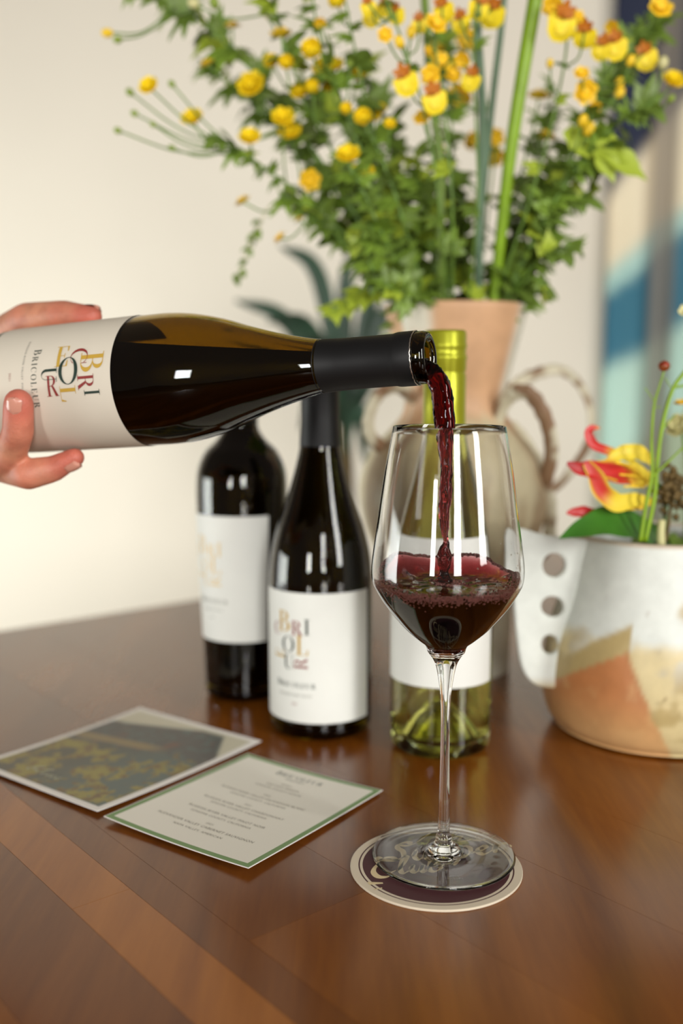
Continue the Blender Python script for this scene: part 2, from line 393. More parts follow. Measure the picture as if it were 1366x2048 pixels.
def label_patch(M, prof, phi0, phi1, z0, z1, off=0.0003, nu=48, nv=16):
    vs, fs = [], []
    for j in range(nv+1):
        z = z0+(z1-z0)*j/nv; R = prof_r(prof, z)+off
        for i in range(nu+1):
            a = phi0+(phi1-phi0)*i/nu; vs.append(M @ Vector((R*math.cos(a), R*math.sin(a), z)))
    for j in range(nv):
        for i in range(nu):
            a = j*(nu+1)+i; fs.append((a, a+1, a+nu+2, a+nu+1))
    return vs, fs
def recalc_out(me, root, M):
    return me        # lathe() already winds every part the same way
def bottle_body(root, M, prof, gmat, lip=None, punt=0.022, wall=0.0026, n=72):
    op = smooth_prof(prof, 4)
    ip = offs(op, wall); ip = [(r, z) for r, z in ip if z > 0.012]
    bottom = [(0.0, punt), (0.006, punt*0.93), (0.014, punt*0.62), (0.022, punt*0.28), (prof[0][0]-0.008, 0.0035), (prof[0][0]-0.003, 0.0004)]
    top = lip if lip else [(op[-1][0]-0.0004, op[-1][1]+0.001), (op[-1][0]-0.002, op[-1][1]+0.0015)]
    inner_b = [(prof[0][0]-0.012, 0.0085), (0.022, 0.011), (0.014, punt*0.62+0.005), (0.006, punt+0.003), (0.0, punt+0.0042)]
    full = bottom + op + (top if not lip else [])
    v, f = lathe(full, n, False, M)
    g_ = [v, f]
    v2, f2 = lathe(([top[-1]] if lip else [top[-1]]) + ip[::-1] + inner_b, n, False, M)
    add('glass_body', recalc_out(mesh('glass_body', *join((v, f), (v2, f2)), gmat), root, M), root)
    if lip:
        v, f = lathe([op[-1]] + top, n, False, M); add('lip', recalc_out(mesh('lip', v, f, MAT['dark_glass']), root, M), root)
    return op, ip, inner_b
def inside(ip, inner_b, ztop, grow=0.00012):
    p = [(r+grow if r > 0 else 0, z-grow*0.5) for r, z in inner_b[::-1]] + [(r+grow, z) for r, z in ip if z < ztop]
    r = prof_r(ip, ztop)+grow
    return p + [(r, ztop), (r*0.6, ztop), (0.0, ztop)]
# logo layout, metres: (letter, u, v, height, turn, ink); v = 0 at the label's mid height
LOGO_A = [('B', -14.4, 13.0, 15, 0, 'gold'), ('R', 0.2, 8.2, 11, 0, 'red'), ('I', 8.6, 11.8, 10.8, 0, 'green'), ('C', -19.5, 5.2, 11.5, 0, 'red'),
          ('O', -6.6, -4.2, 19.5, PI/2, 'green'), ('E', -17.6, -9.5, 14, PI/2-0.12, 'gold'), ('L', 9.0, -3.6, 11.2, 0, 'gold'), ('U', -2.4, -19.2, 11.5, 0, 'green'), ('R', 5.6, -18.0, 14.5, PI/2, 'red')]
LOGO_B = [('B', -9.5, 17.5, 16, 0, 'gold'), ('R', 2.2, 13.2, 11, 0, 'red'), ('I', 10.5, 14.5, 12, 0, 'green'), ('C', -16.5, 11.2, 10, 0, 'red'),
          ('O', -5.5, 0.0, 13, 0, 'green'), ('L', 6.6, 0.0, 15, 0, 'gold'), ('E', -14.5, -8.5, 10, PI/2, 'gold'), ('U', -5.0, -14.0, 11, 0, 'green'), ('R', 5.2, -14.2, 11, PI/2, 'red')]
def label(root, M, prof, z0, z1, phic, half, logo=None, inks=None, scale=1.0, lift=0.0, sub=None, vint=None, du=0.0):
    lab = add('label', mesh('label', *label_patch(M, prof, phic-half, phic+half, z0, z1), MAT['label']), root)
    if not logo: return lab
    R = prof_r(prof, (z0+z1)/2); zc = (z0+z1)/2 + lift
    by = {}
    for ch, u, v, h, rot, ink in logo:
        by.setdefault(inks.get(ink, ink) if inks else ink, []).append(glyph(ch, (u*scale)/1000+du, v*scale/1000, h*scale/1000, rot))
    nm = {'gold': 'gold lettering', 'red': 'red lettering', 'green': 'dark green lettering', 'pale_gold': 'pale gold lettering'}
    def put(name, vf, ink, lb=None, off=0.0006):
        v, f = vf
        vv = [M @ Vector(((prof_r(prof, zc+b)+off)*math.cos(phic+a/R), (prof_r(prof, zc+b)+off)*math.sin(phic+a/R), zc+b)) for a, b in v]
        ob = add(name, mesh(name, vv, f, MAT[ink], False), lab)
        if lb: ob['label'] = lb
    for i, (ink, gl) in enumerate(by.items()): put('printed_letters', join(*gl), ink, nm.get(ink), 0.0006+0.00004*i)
    put('printed_name', tuple(word('BRICOLEUR', du, -0.0315*scale, 0.0040*scale, 1.5, 1.0, 1.25)), (inks or {}).get('name', 'green'), 'small dark serif lettering')
    for txt, vv, sz, ink in ((sub, -0.0395, 0.0024, 'grey'), (vint, -0.0465, 0.0024, 'red' if not inks else 'grey')):
        if txt:
            v, f = font_text(txt, sz*scale, 1.15); put('printed_line', ([(a+du, b+vv*scale) for a, b in v], f), ink)
    return lab
Iz = lambda x, y, a=0.0: Matrix.Translation((x, y, 0.0)) @ Matrix.Rotation(a, 4, 'Z')
FRONT = -PI/2

# --- front standing bottle of red wine (sloping shoulders)
bx, by_ = -0.0170, 0.7935
r = empty('wine_bottle', (bx, by_, 0)); tag(r, 'black sloping-shouldered wine bottle standing behind the menu card, white label in front', 'bottle')
M = Iz(bx, by_)
op, ip, ib = bottle_body(r, M, BURG, MAT['bottle_glass'])
add('red_wine', recalc(mesh('red_wine', *lathe(inside(ip, ib, 0.262), 64, False, M), MAT['dark_wine'])), r)
cap = [(0.0164, 0.2300), (0.0153, 0.25), (0.0152, 0.2845), (0.0159, 0.2855), (0.0159, 0.2965), (0.0150, 0.2985), (0.0, 0.2985)]
add('capsule', mesh('capsule', *lathe(cap, 64, False, M), MAT['capsule'], True), r)
label(r, M, BURG, 0.0155, 0.119, FRONT-math.radians(28), math.radians(91), LOGO_B, None, 1.02, 0.0105, 'RUSSIAN RIVER VALLEY', '2021')

# --- rear left bottle (square shoulders, tapering body)
bx, by_ = -0.0885, 0.882
r = empty('wine_bottle', (bx, by_, 0)); tag(r, 'black square-shouldered wine bottle tapering to its foot, furthest left of the standing bottles', 'bottle')
M = Iz(bx, by_)
op, ip, ib = bottle_body(r, M, BORD, MAT['bottle_glass'])
add('red_wine', recalc(mesh('red_wine', *lathe(inside(ip, ib, 0.262), 64, False, M), MAT['dark_wine'])), r)
cap = [(0.0149, 0.2450), (0.0145, 0.26), (0.0143, 0.289), (0.0150, 0.29), (0.0150, 0.2985), (0.0142, 0.300), (0.0, 0.300)]
add('capsule', mesh('capsule', *lathe(cap, 64, False, M), MAT['capsule']), r)
label(r, M, BORD, 0.0555, 0.1665, FRONT-math.radians(40), math.radians(80), LOGO_B, {'gold': 'pale_gold', 'red': 'pale_gold', 'green': 'pale_gold', 'name': 'grey'}, 1.0, 0.012, 'ALEXANDER VALLEY', '2021')

# --- white wine bottle behind the glass
bx, by_ = 0.0768, 0.751
r = empty('white_wine_bottle', (bx, by_, 0)); tag(r, 'clear green bottle of white wine with lime foil top, standing behind the glass', 'bottle')
M = Iz(bx, by_)
op, ip, ib = bottle_body(r, M, WHITE, MAT['green_glass'], punt=0.034, wall=0.0024)
add('white_wine', recalc(mesh('white_wine', *lathe(inside(ip, ib, 0.249), 64, False, M), MAT['white_wine'])), r)
cap = [(0.0163, 0.2480), (0.0160, 0.2495), (0.0158, 0.262), (0.0158, 0.285), (0.0150, 0.2865), (0.0150, 0.2875), (0.0159, 0.289), (0.0159, 0.296), (0.0164, 0.297), (0.0164, 0.299), (0.0156, 0.3), (0.0156, 0.3045), (0.0162, 0.3055), (0.0162, 0.3075), (0.0157, 0.3085), (0.0157, 0.316), (0.0145, 0.318), (0.0, 0.318)]
add('screw_cap', mesh('screw_cap', *lathe(cap, 64, False, M), MAT['lime']), r)
label(r, M, WHITE, 0.0565, 0.1665, FRONT-math.radians(38), math.radians(103))

# --- the tilted bottle being poured
fw = Vector((0, math.cos(PITCH), -math.sin(PITCH)))
MOUTH = CAM + ray(861, 714)*0.573; BASE = CAM + ray(25, 785)*0.684
AX = (MOUTH-BASE).normalized()
FR = (-(fw - AX*fw.dot(AX))).normalized()            # towards the lens
UP = AX.cross(FR); UP = UP if UP.z > 0 else -UP
MB = Matrix(((*UP.cross(AX).normalized(), ), (*UP, ), (*AX, ))).transposed().to_4x4()
SIDE = UP.cross(AX).normalized()
MB = Matrix.Translation(BASE) @ MB
# in this frame: local x = SIDE (towards or from the lens), y = UP, z = AX
sgn = 1 if SIDE.dot(FR) > 0 else -1
def BL(s, deg, rad):
    """point on the tilted bottle: s along the axis, deg 0 = towards the lens, 90 = top"""
    a = math.radians(deg); return BASE + AX*s + (FR*math.cos(a) + UP*math.sin(a))*rad
r = empty('poured_wine_bottle', BASE); tag(r, 'dark wine bottle held sideways by a hand, pouring red wine into the glass', 'bottle')
op, ip, ib = bottle_body(r, MB, BURG, MAT['bottle_glass'], LIP, n=96)
# wine lying in the lower half: cut the inner volume with the (slightly falling) surface
cav = inside(ip, ib, 0.2938)
v, f = lathe(cav, 72, False, MB)
bm = bmesh.new(); me = mesh('red_wine', v, f); bm.from_mesh(me); bpy.data.meshes.remove(me)
L0 = CAM + ray(300, 690)*0.642; L1 = CAM + ray(858, 716)*0.575
dirv = L1-L0; dirv = Vector((dirv.x, dirv.y*0+ (AX.y/AX.x)*dirv.x, dirv.z)); nrm = dirv.cross(Vector((-AX.y, AX.x, 0))).normalized()
if nrm.z < 0: nrm = -nrm
bmesh.ops.bisect_plane(bm, geom=bm.verts[:]+bm.edges[:]+bm.faces[:], plane_co=L0, plane_no=nrm, clear_outer=True)
bmesh.ops.holes_fill(bm, edges=[e for e in bm.edges if e.is_boundary], sides=0)
bmesh.ops.triangulate(bm, faces=[q for q in bm.faces if len(q.verts) > 4])
bmesh.ops.recalc_face_normals(bm, faces=bm.faces)
me = bpy.data.meshes.new('red_wine'); bm.to_mesh(me); bm.free(); me.materials.append(MAT['dark_wine']); me.shade_smooth()
me.set_sharp_from_angle(angle=math.radians(40))
add('red_wine', me, r)
cap = [(0.01625, 0.2300), (0.0160, 0.2305), (0.0154, 0.245), (0.0152, 0.26), (0.0151, 0.2765), (0.0156, 0.2785), (0.0158, 0.2800), (0.0158, 0.2890), (0.0154, 0.2902), (0.0148, 0.2903)]
add('capsule', mesh('capsule', *lathe(cap, 80, False, MB), MAT['capsule']), r)
rng = random.Random(3)
pts = []
for k in range(97):
    a = 2*PI*k/96; pts.append(MB @ Vector((0.0157*math.cos(a), 0.0157*math.sin(a), 0.2899+0.0005*noise.noise((math.cos(a)*9, math.sin(a)*9, 1)))))
rad = [0.00030+0.00028*abs(noise.noise((k*0.7, 2, 5))) for k in range(97)]; rad[-1] = rad[0]
add('torn_foil', mesh('torn_foil', *tube(pts, rad, 6, False), MAT['foil']), r)['label'] = 'silver torn edge of the black capsule'
# azimuth of the lens direction in the bottle's own frame, so labels can be set round the axis
fa = 0.0 if sgn > 0 else PI
# printing runs so that the letters stand up towards the neck and read downwards
def pour_label():
    z0, z1 = 0.012, 0.1085
    # u grows downwards in the picture: measured from the lens side towards the underside
    sg = -1.0 if sgn > 0 else 1.0
    lab = add('label', recalc(mesh('label', *label_patch(MB, BURG, fa+math.radians(-128), fa+math.radians(128), z0, z1, 0.0003, 64, 20), MAT['label_shaded'])), r)
    R = 0.0416
    def put(name, vf, ink, lb=None, off=0.00055):
        v, f = vf
        vv = [MB @ Vector(((prof_r(BURG, b)+off)*math.cos(fa+sg*a/R), (prof_r(BURG, b)+off)*math.sin(fa+sg*a/R), b)) for a, b in v]
        ob = add(name, mesh(name, vv, f, MAT[ink], False), lab)
        if lb: ob['label'] = lb
    by = {}
    for ch, u, v, h, wide, rot, ink in POUR:
        by.setdefault(ink, []).append(glyph(ch, u, v, h, rot, wide))
    for i, (ink, gl) in enumerate(by.items()): put('printed_letters', join(*gl), ink, {'gold': 'gold lettering', 'red': 'red lettering', 'green': 'dark green lettering'}[ink], 0.00055+0.00004*i)
    put('printed_name', tuple(word('BRICOLEUR', -0.0015, inv_cyl(68, 757)[1], 0.0043, 1.7, 1.0, 1.3)), 'green', 'small dark serif lettering')
    v, f = font_text('RUSSIAN RIVER VALLEY  PINOT NOIR', 0.0021, 1.25); put('printed_line', ([(a-0.006, b+inv_cyl(45, 757)[1]) for a, b in v], f), 'grey')
    v, f = font_text('2021', 0.0023, 1.25); put('printed_line', ([(a-0.003, b+inv_cyl(20, 757)[1]) for a, b in v], f), 'red', 'small red vintage')
def inv_cyl(px, py, R=0.0416):
    """pixel -> (u, s) on the tilted bottle's surface, used once to read the letters' places"""
    d = ray(px, py); o_ = CAM-BASE
    dp = d-AX*d.dot(AX); opp = o_-AX*o_.dot(AX)
    A, B, C = dp.dot(dp), 2*dp.dot(opp), opp.dot(opp)-R*R
    t = (-B-math.sqrt(max(0, B*B-4*A*C)))/(2*A); p = o_+d*t
    s = p.dot(AX); q = p-AX*s
    return -math.atan2(q.dot(UP), q.dot(FR))*R, s
def zpx(x, y): return (x/5.254, 640+y/5.254)
POUR = []
for ch, xa, ya, xb, yb, upright, ink in [('B', 850, 340, 1085, 540, 1, 'gold'), ('R', 820, 568, 988, 728, 1, 'red'), ('I', 890, 728, 1052, 790, 1, 'green'), ('C', 748, 305, 925, 470, 1, 'red'),
        ('O', 618, 395, 818, 678, 0, 'green'), ('E', 590, 285, 735, 490, 0, 'gold'), ('L', 640, 690, 805, 860, 1, 'gold'), ('U', 438, 500, 600, 655, 1, 'green'), ('R', 490, 585, 612, 802, 0, 'red')]:
    cx, cy_ = (xa+xb)/2, (ya+yb)/2
    (u0, _), (u1, _) = inv_cyl(*zpx(cx, ya)), inv_cyl(*zpx(cx, yb)); (_, s0), (_, s1) = inv_cyl(*zpx(xa, cy_)), inv_cyl(*zpx(xb, cy_))
    du_, ds_ = abs(u1-u0), abs(s1-s0)
    if upright: h, wd, rot = ds_, du_, 0.0
    else: h, wd, rot = du_, ds_, PI/2
    POUR.append((ch, (u0+u1)/2, (s0+s1)/2, h, wd/(GL[ch][0]*h), rot, ink))
pour_label()

# ------------------------------------------------------------------ the glass, its wine and the stream
gx, gy = 0.0604, 0.5614
def gz(y): return P(890, y, gy).z
MG = Iz(gx, gy)
bowl_out = [(0.0315, gz(853)), (0.0342, gz(905)), (0.0366, gz(955)), (0.0403, gz(1050)), (0.0428, gz(1112)), (0.04345, gz(1140)), (0.0430, gz(1160)), (0.0408, gz(1178)), (0.0365, gz(1203)), (0.0305, gz(1230)), (0.0238, gz(1256)), (0.0165, gz(1278)), (0.0122, gz(1290)), (0.0108, gz(1303))]
stem_p = [(0.0108, gz(1303)), (0.0080, gz(1316)), (0.0059, gz(1332)), (0.0042, gz(1362)), (0.0031, gz(1391)), (0.00265, gz(1430)), (0.0027, gz(1500)), (0.0031, gz(1580)), (0.0034, gz(1625)), (0.0036, gz(1650))]
foot_p = [(0.0036, gz(1650)), (0.0036, 0.0165), (0.0046, 0.0145), (0.0049, 0.0125), (0.0050, 0.0108), (0.0072, 0.0092), (0.0090, 0.0078), (0.0092, 0.0068), (0.0125, 0.0055), (0.020, 0.0043), (0.030, 0.0040), (0.0400, 0.0042), (0.0415, 0.0039), (0.0422, 0.0030), (0.0418, 0.0020), (0.0406, 0.0016), (0.037, 0.0017), (0.025, 0.0024), (0.010, 0.0030), (0.0, 0.0031)]
bo = [(float(a), float(b)) for a, b in crom(bowl_out, 4)]
inn = [(0.0308, gz(853)), (0.0335, gz(905)), (0.0358, gz(955)), (0.0395, gz(1050)), (0.0419, gz(1112)), (0.0425, gz(1140)), (0.0420, gz(1160)), (0.0397, gz(1179)), (0.0352, gz(1205)), (0.0291, gz(1232)), (0.0222, gz(1258)), (0.0150, gz(1281)), (0.0095, gz(1295)), (0.0048, gz(1303)), (0.0, gz(1305.5))]
bi = [(max(0.0, float(a)), float(b)) for a, b in crom(inn, 4)]; bi[-1] = (0.0, bi[-1][1])
g = empty('wine_glass', (gx, gy, 0.0015)); tag(g, 'tall clear stemmed glass with angular bowl catching red wine, standing on the coaster', 'wine glass')
add('bowl', mesh('bowl', *lathe([(a, b) for a, b in bi[::-1]] + [(0.03105, gz(852.0)), (0.0313, gz(852.0))] + bo, 96, False, MG), MAT['clear']), g)
add('stem', mesh('stem', *lathe([(float(a), float(b)) for a, b in crom(stem_p, 5)], 96, False, MG), MAT['clear']), g)
add('foot', mesh('foot', *lathe([(max(0, float(a)), float(b)) for a, b in crom(foot_p, 4)][:-1]+[(0.0, 0.0031)], 96, False, MG), MAT['clear']), g)
for o in g.children:
    recalc(o.data)
    if o.name.startswith(('stem', 'foot')):       # outward everywhere
        c = sum((p.normal.dot((p.center-Vector((gx, gy, p.center.z))).normalized()) for p in o.data.polygons if p.center.z > 0.005))
        if c < 0: o.data.flip_normals()
# etched maker's mark on the foot
marks = []
for txt, yy in (('SCHOTT', 0.0), ('ZWIESEL', -0.0024)):
    v, f = font_text(txt, 0.0026, 1.3); marks.append(([(a, b+yy) for a, b in v], f))
v, f = join(*marks)
add('etched_mark', mesh('etched_mark', [Vector((gx+0.002+a, gy-0.0300+b, 0.00425)) for a, b in v], f, MAT['frost'], False), g)['label'] = 'faint etched lettering'
# tiny splashes on the wall of the bowl
rr = random.Random(11); parts = []
for k in range(26):
    z = rr.uniform(gz(1140), gz(1040)); a = math.radians(rr.uniform(-80, 10)); R = prof_r(bi[::-1], z)-0.0002
    parts.append(ico((gx+R*math.cos(a), gy+R*math.sin(a), z), rr.uniform(0.0002, 0.0005), 1))
o = add('splash_droplets', mesh('splash_droplets', *join(*parts), MAT['clear']), g); o['kind'] = 'stuff'
# wine
bup = bi[::-1]
def wine_h(rho, th):
    """height of the swirling surface: rho 0..1, th measured from +x, 90 deg = away from the lens"""
    d = lambda c, w_: math.exp(-((((th-c+180) % 360)-180)/w_)**2)
    crest = 0.0115*d(128, 34) + 0.0045*d(82, 20) + 0.0085*d(56, 22) + 0.004*d(10, 25) + 0.002*d(185, 25)
    return gz(1166) + crest*sm(0.62, 1.0, rho) + 0.0004*noise.noise((rho*6*math.cos(math.radians(th)), rho*6*math.sin(math.radians(th)), 0))*3 - 0.0012*(1-sm(0.0, 0.3, rho))
NR, NT = 22, 96
vs = [Vector((0, 0, wine_h(0, 0)))]; fs = []
for i in range(1, NR+1):
    for k in range(NT):
        th = 360*k/NT; h = wine_h(i/NR, th); R = (prof_r(bup, h)+0.0001)*i/NR
        vs.append(Vector((R*math.cos(math.radians(th)), R*math.sin(math.radians(th)), h)))
for k in range(NT): fs.append((0, 1+k, 1+(k+1) % NT))
for i in range(NR-1):
    for k in range(NT):
        a, b = 1+i*NT+k, 1+i*NT+(k+1) % NT; fs.append((a, a+NT, b+NT, b))
top0 = 1+(NR-1)*NT; prev = top0; zb = gz(1305.5)
for j in range(1, 25):
    st = len(vs)
    for k in range(NT):
        th = 360*k/NT; h = wine_h(1, th); t = j/25; z = h+(zb-h)*(1-(1-t)**1.25); R = prof_r(bup, z)+0.0001
        vs.append(Vector((R*math.cos(math.radians(th)), R*math.sin(math.radians(th)), z)))
    for k in range(NT): fs.append((prev+k, st+k, st+(k+1) % NT, prev+(k+1) % NT))
    prev = st
vs.append(Vector((0, 0, zb-0.0001)))
for k in range(NT): fs.append((prev+k, len(vs)-1, prev+(k+1) % NT))
vs = [MG @ v for v in vs]
wn = empty('poured_wine', (gx, gy, zb)); tag(wn, 'dark red wine swirling in the glass bowl under a frothy edge', 'wine')
add('wine_body', recalc(mesh('wine_body', vs, fs, MAT['wine'])), wn)
rr = random.Random(4); parts = []
for k in range(4200):
    a = rr.uniform(0, 360)
    front = math.sin(math.radians(a)) < 0.2
    if not front and rr.random() < 0.6: continue
    sz = rr.choice([0.00035, 0.0005, 0.0006, 0.0008]); wall = rr.random() < (0.6 if front else 0.3)
    if wall:
        h = wine_h(1, a) - abs(rr.gauss(0, 0.0021))*(1 if front else .4) + 0.0002; R = prof_r(bup, h)-sz+0.0005
    else:
        rho = max(0.5, 1-abs(rr.gauss(0, 0.09 if front else 0.03))); h = wine_h(rho, a)+sz*0.3; R = min(prof_r(bup, h)*rho, prof_r(bup, h)-sz*0.9)
    parts.append(ico((gx+R*math.cos(math.radians(a)), gy+R*math.sin(math.radians(a)), h), sz, 1))
for k in range(160):   # round the place the stream lands
    a, q = rr.uniform(0, 2*PI), 0.0035+abs(rr.gauss(0, 0.004))
    parts.append(ico((gx+q*math.cos(a), gy+q*math.sin(a), wine_h(0.15, 0)+0.0003), rr.choice([0.0004, 0.0006, 0.0009]), 1))
o = add('foam', mesh('foam', *join(*parts), MAT['foam']), wn); o['kind'] = 'stuff'
# falling stream (pixel path gives its outline in the plane of the glass)
path = [(842, 722, 7, .579), (850, 732, 13, .578), (861, 744, 18, .577), (872, 757, 19.5, .5755), (881, 775, 20, .573), (886, 800, 20, .571), (888, 830, 20, .569), (889, 858, 19, .567), (890, 885, 15, .566), (892, 915, 12.5, .565), (893, 945, 12, .564),
        (892, 965, 11, .564), (891, 985, 12.5, .563), (891, 1005, 12, .563), (889, 1025, 10.5, .562), (889, 1050, 9.5, .562), (890, 1070, 7, .562), (892, 1086, 6.5, .562), (889, 1099, 10, .562), (888, 1112, 14, .562), (888, 1126, 12, .562), (888, 1140, 9, .562), (888, 1152, 12, .562), (888, 1163, 17, .562)]
pp = crom([(P(a, b, Y).x, Y, P(a, b, Y).z, c*Y/2000*1.0) for a, b, c, Y in path], 7)
v, f = tube([Vector(q[:3]) for q in pp], [float(q[3])*1.06 for q in pp], 20, True, (0.75, (0.1, 1, 0)))
vv = []
for q in v:
    n3 = noise.noise(Vector((q.x*330, q.y*330, q.z*150)))*0.0010 + noise.noise(Vector((q.x*900, q.y*900, q.z*420)))*0.00045
    i = min(range(0, len(pp), 3), key=lambda j: (Vector(pp[j][:3])-q).length_squared); c = Vector(pp[i][:3])
    d = (q-c); d = d.normalized() if d.length > 1e-6 else d
    vv.append(q + d*n3)
o = add('wine_stream', recalc(mesh('wine_stream', vv, f, MAT['stream'])), None); tag(o, 'thin ruby red stream of wine falling from the bottle into the glass', 'wine')

# ------------------------------------------------------------------ coaster
def nib(points, wmin, wmax, ang, n=6):
    """calligraphic stroke as a flat strip"""
    p = crom(points, n); vs, fs = [], []
    for i, q in enumerate(p):
        a, b = p[max(i-1, 0)], p[min(i+1, len(p)-1)]; d = b-a; l = np.hypot(*d) or 1; d = d/l
        k = abs(d[0]*math.sin(ang)-d[1]*math.cos(ang)); wd = wmin+(wmax-wmin)*k
        nx, ny = -d[1], d[0]; e = min(1, (i+1)/2.5, (len(p)-i)/2.5)
        vs += [(q[0]+nx*wd/2*e, q[1]+ny*wd/2*e), (q[0]-nx*wd/2*e, q[1]-ny*wd/2*e)]
    return vs, [(2*i, 2*i+1, 2*i+3, 2*i+2) for i in range(len(p)-1)]
SCR = {  # script letters: advance, strokes (x height = 1)
 'T': (1.9, [[(0.1, 1.75), (0.45, 2.15), (1.1, 2.05), (1.9, 2.2), (2.4, 2.35)], [(1.45, 2.1), (1.15, 1.2), (0.85, 0.35), (0.5, 0.0), (0.15, 0.2)]]),
 'h': (1.15, [[(0.0, 0.3), (0.45, 1.2), (0.85, 2.1), (0.6, 2.15), (0.3, 1.0), (0.1, 0.0)], [(0.15, 0.3), (0.45, 0.85), (0.75, 0.95), (0.7, 0.5), (0.65, 0.08), (0.95, 0.1), (1.2, 0.4)]]),
 'e': (0.95, [[(0.0, 0.35), (0.4, 0.5), (0.65, 0.8), (0.5, 1.0), (0.2, 0.75), (0.1, 0.3), (0.35, 0.0), (0.7, 0.15), (1.0, 0.45)]]),
 'S': (1.6, [[(1.75, 1.95), (1.45, 2.2), (1.0, 2.0), (0.9, 1.55), (1.15, 1.05), (1.1, 0.4), (0.6, 0.0), (0.0, 0.15), (-0.3, 0.5)]]),
 'u': (1.15, [[(0.0, 0.4), (0.3, 1.0), (0.15, 0.35), (0.3, 0.0), (0.65, 0.3), (0.95, 1.0), (0.8, 0.35), (0.9, 0.0), (1.2, 0.35)]]),
 'p': (1.15, [[(0.0, 0.4), (0.35, 1.05), (0.1, 0.0), (-0.2, -1.0)], [(0.2, 0.5), (0.55, 0.98), (0.85, 0.85), (0.8, 0.3), (0.5, 0.0), (0.25, 0.15)], [(0.75, 0.15), (1.2, 0.4)]]),
 'r': (0.95, [[(0.0, 0.4), (0.3, 1.05), (0.15, 0.4), (0.05, 0.0)], [(0.18, 0.45), (0.5, 0.95), (0.85, 1.0), (1.15, 0.9)]]),
 'C': (1.7, [[(1.75, 1.7), (1.55, 2.1), (1.0, 2.1), (0.45, 1.5), (0.2, 0.75), (0.45, 0.1), (1.0, 0.0), (1.6, 0.4)]]),
 'l': (0.75, [[(0.0, 0.35), (0.5, 1.3), (0.8, 2.1), (0.55, 2.1), (0.25, 1.0), (0.2, 0.2), (0.4, 0.0), (0.8, 0.35)]]),
 'b': (1.1, [[(0.0, 0.35), (0.5, 1.3), (0.8, 2.1), (0.55, 2.1), (0.25, 1.0), (0.15, 0.2), (0.45, 0.0), (0.85, 0.35), (0.75, 0.85), (0.45, 0.75), (0.8, 0.75), (1.2, 0.95)]]),
}
def script(txt, x, y, h, wmax=0.3, wide=1.0):
    parts = []
    for ch in txt:
        adv, st = SCR[ch]
        for s_ in st: parts.append(nib([((x+(a+0.12*b)*h*wide), y+b*h) for a, b in s_], 0.09*h, wmax*h, math.radians(35)))
        x += adv*h*wide
    return join(*parts)
cc = T(875, 1733, 0.0015); cxx, cyy = cc.x-0.0008, cc.y+0.0015
ct = empty('drink_coaster', (cxx, cyy, 0)); tag(ct, 'round cream and maroon printed coaster under the wine glass', 'coaster')
RC = 0.0498
add('board', mesh('board', *lathe([(0, 0.0001), (RC-0.0003, 0.0001), (RC, 0.0004), (RC, 0.0012), (RC-0.0003, 0.0015), (0, 0.0015)], 96, False, Iz(cxx, cyy)), MAT['cream'], False), ct)
def ring(r0, r1, z, n=96):
    vs = []
    for k in range(n):
        a = 2*PI*k/n
        vs += [Vector((cxx+r0*math.cos(a), cyy+r0*math.sin(a), z)), Vector((cxx+r1*math.cos(a), cyy+r1*math.sin(a), z))]
    return vs, [(2*k, 2*k+1, (2*k+3) % (2*n), (2*k+2) % (2*n)) for k in range(n)]
add('printed_ring', mesh('printed_ring', *join(ring(0.0442, 0.0450, 0.00154), ring(0.0001, 0.0426, 0.00154)), MAT['maroon'], False), ct)['label'] = 'maroon printed disc with a thin outer ring'
ca, sa = math.cos(math.radians(9)), math.sin(math.radians(9))
v, f = join(script('The', -0.0190, 0.0245, 0.0076, .42, 2.05), script('Supper', -0.0300, 0.0070, 0.0100, .44, 1.12), script('Club', -0.0400, -0.0090, 0.0092, .44),
            quad((-0.0430, -0.0130), (-0.0425, -0.0165), (-0.0345, -0.0165), (-0.0345, -0.0150)), quad((-0.0410, -0.0215), (-0.0405, -0.0225), (-0.036, -0.0215), (-0.036, -0.0205)))
add('printed_script', mesh('printed_script', [Vector((cxx+a*ca-b*sa, cyy+a*sa+b*ca, 0.00158)) for a, b in v], f, MAT['tan'], False), ct)['label'] = 'tan brush script lettering'

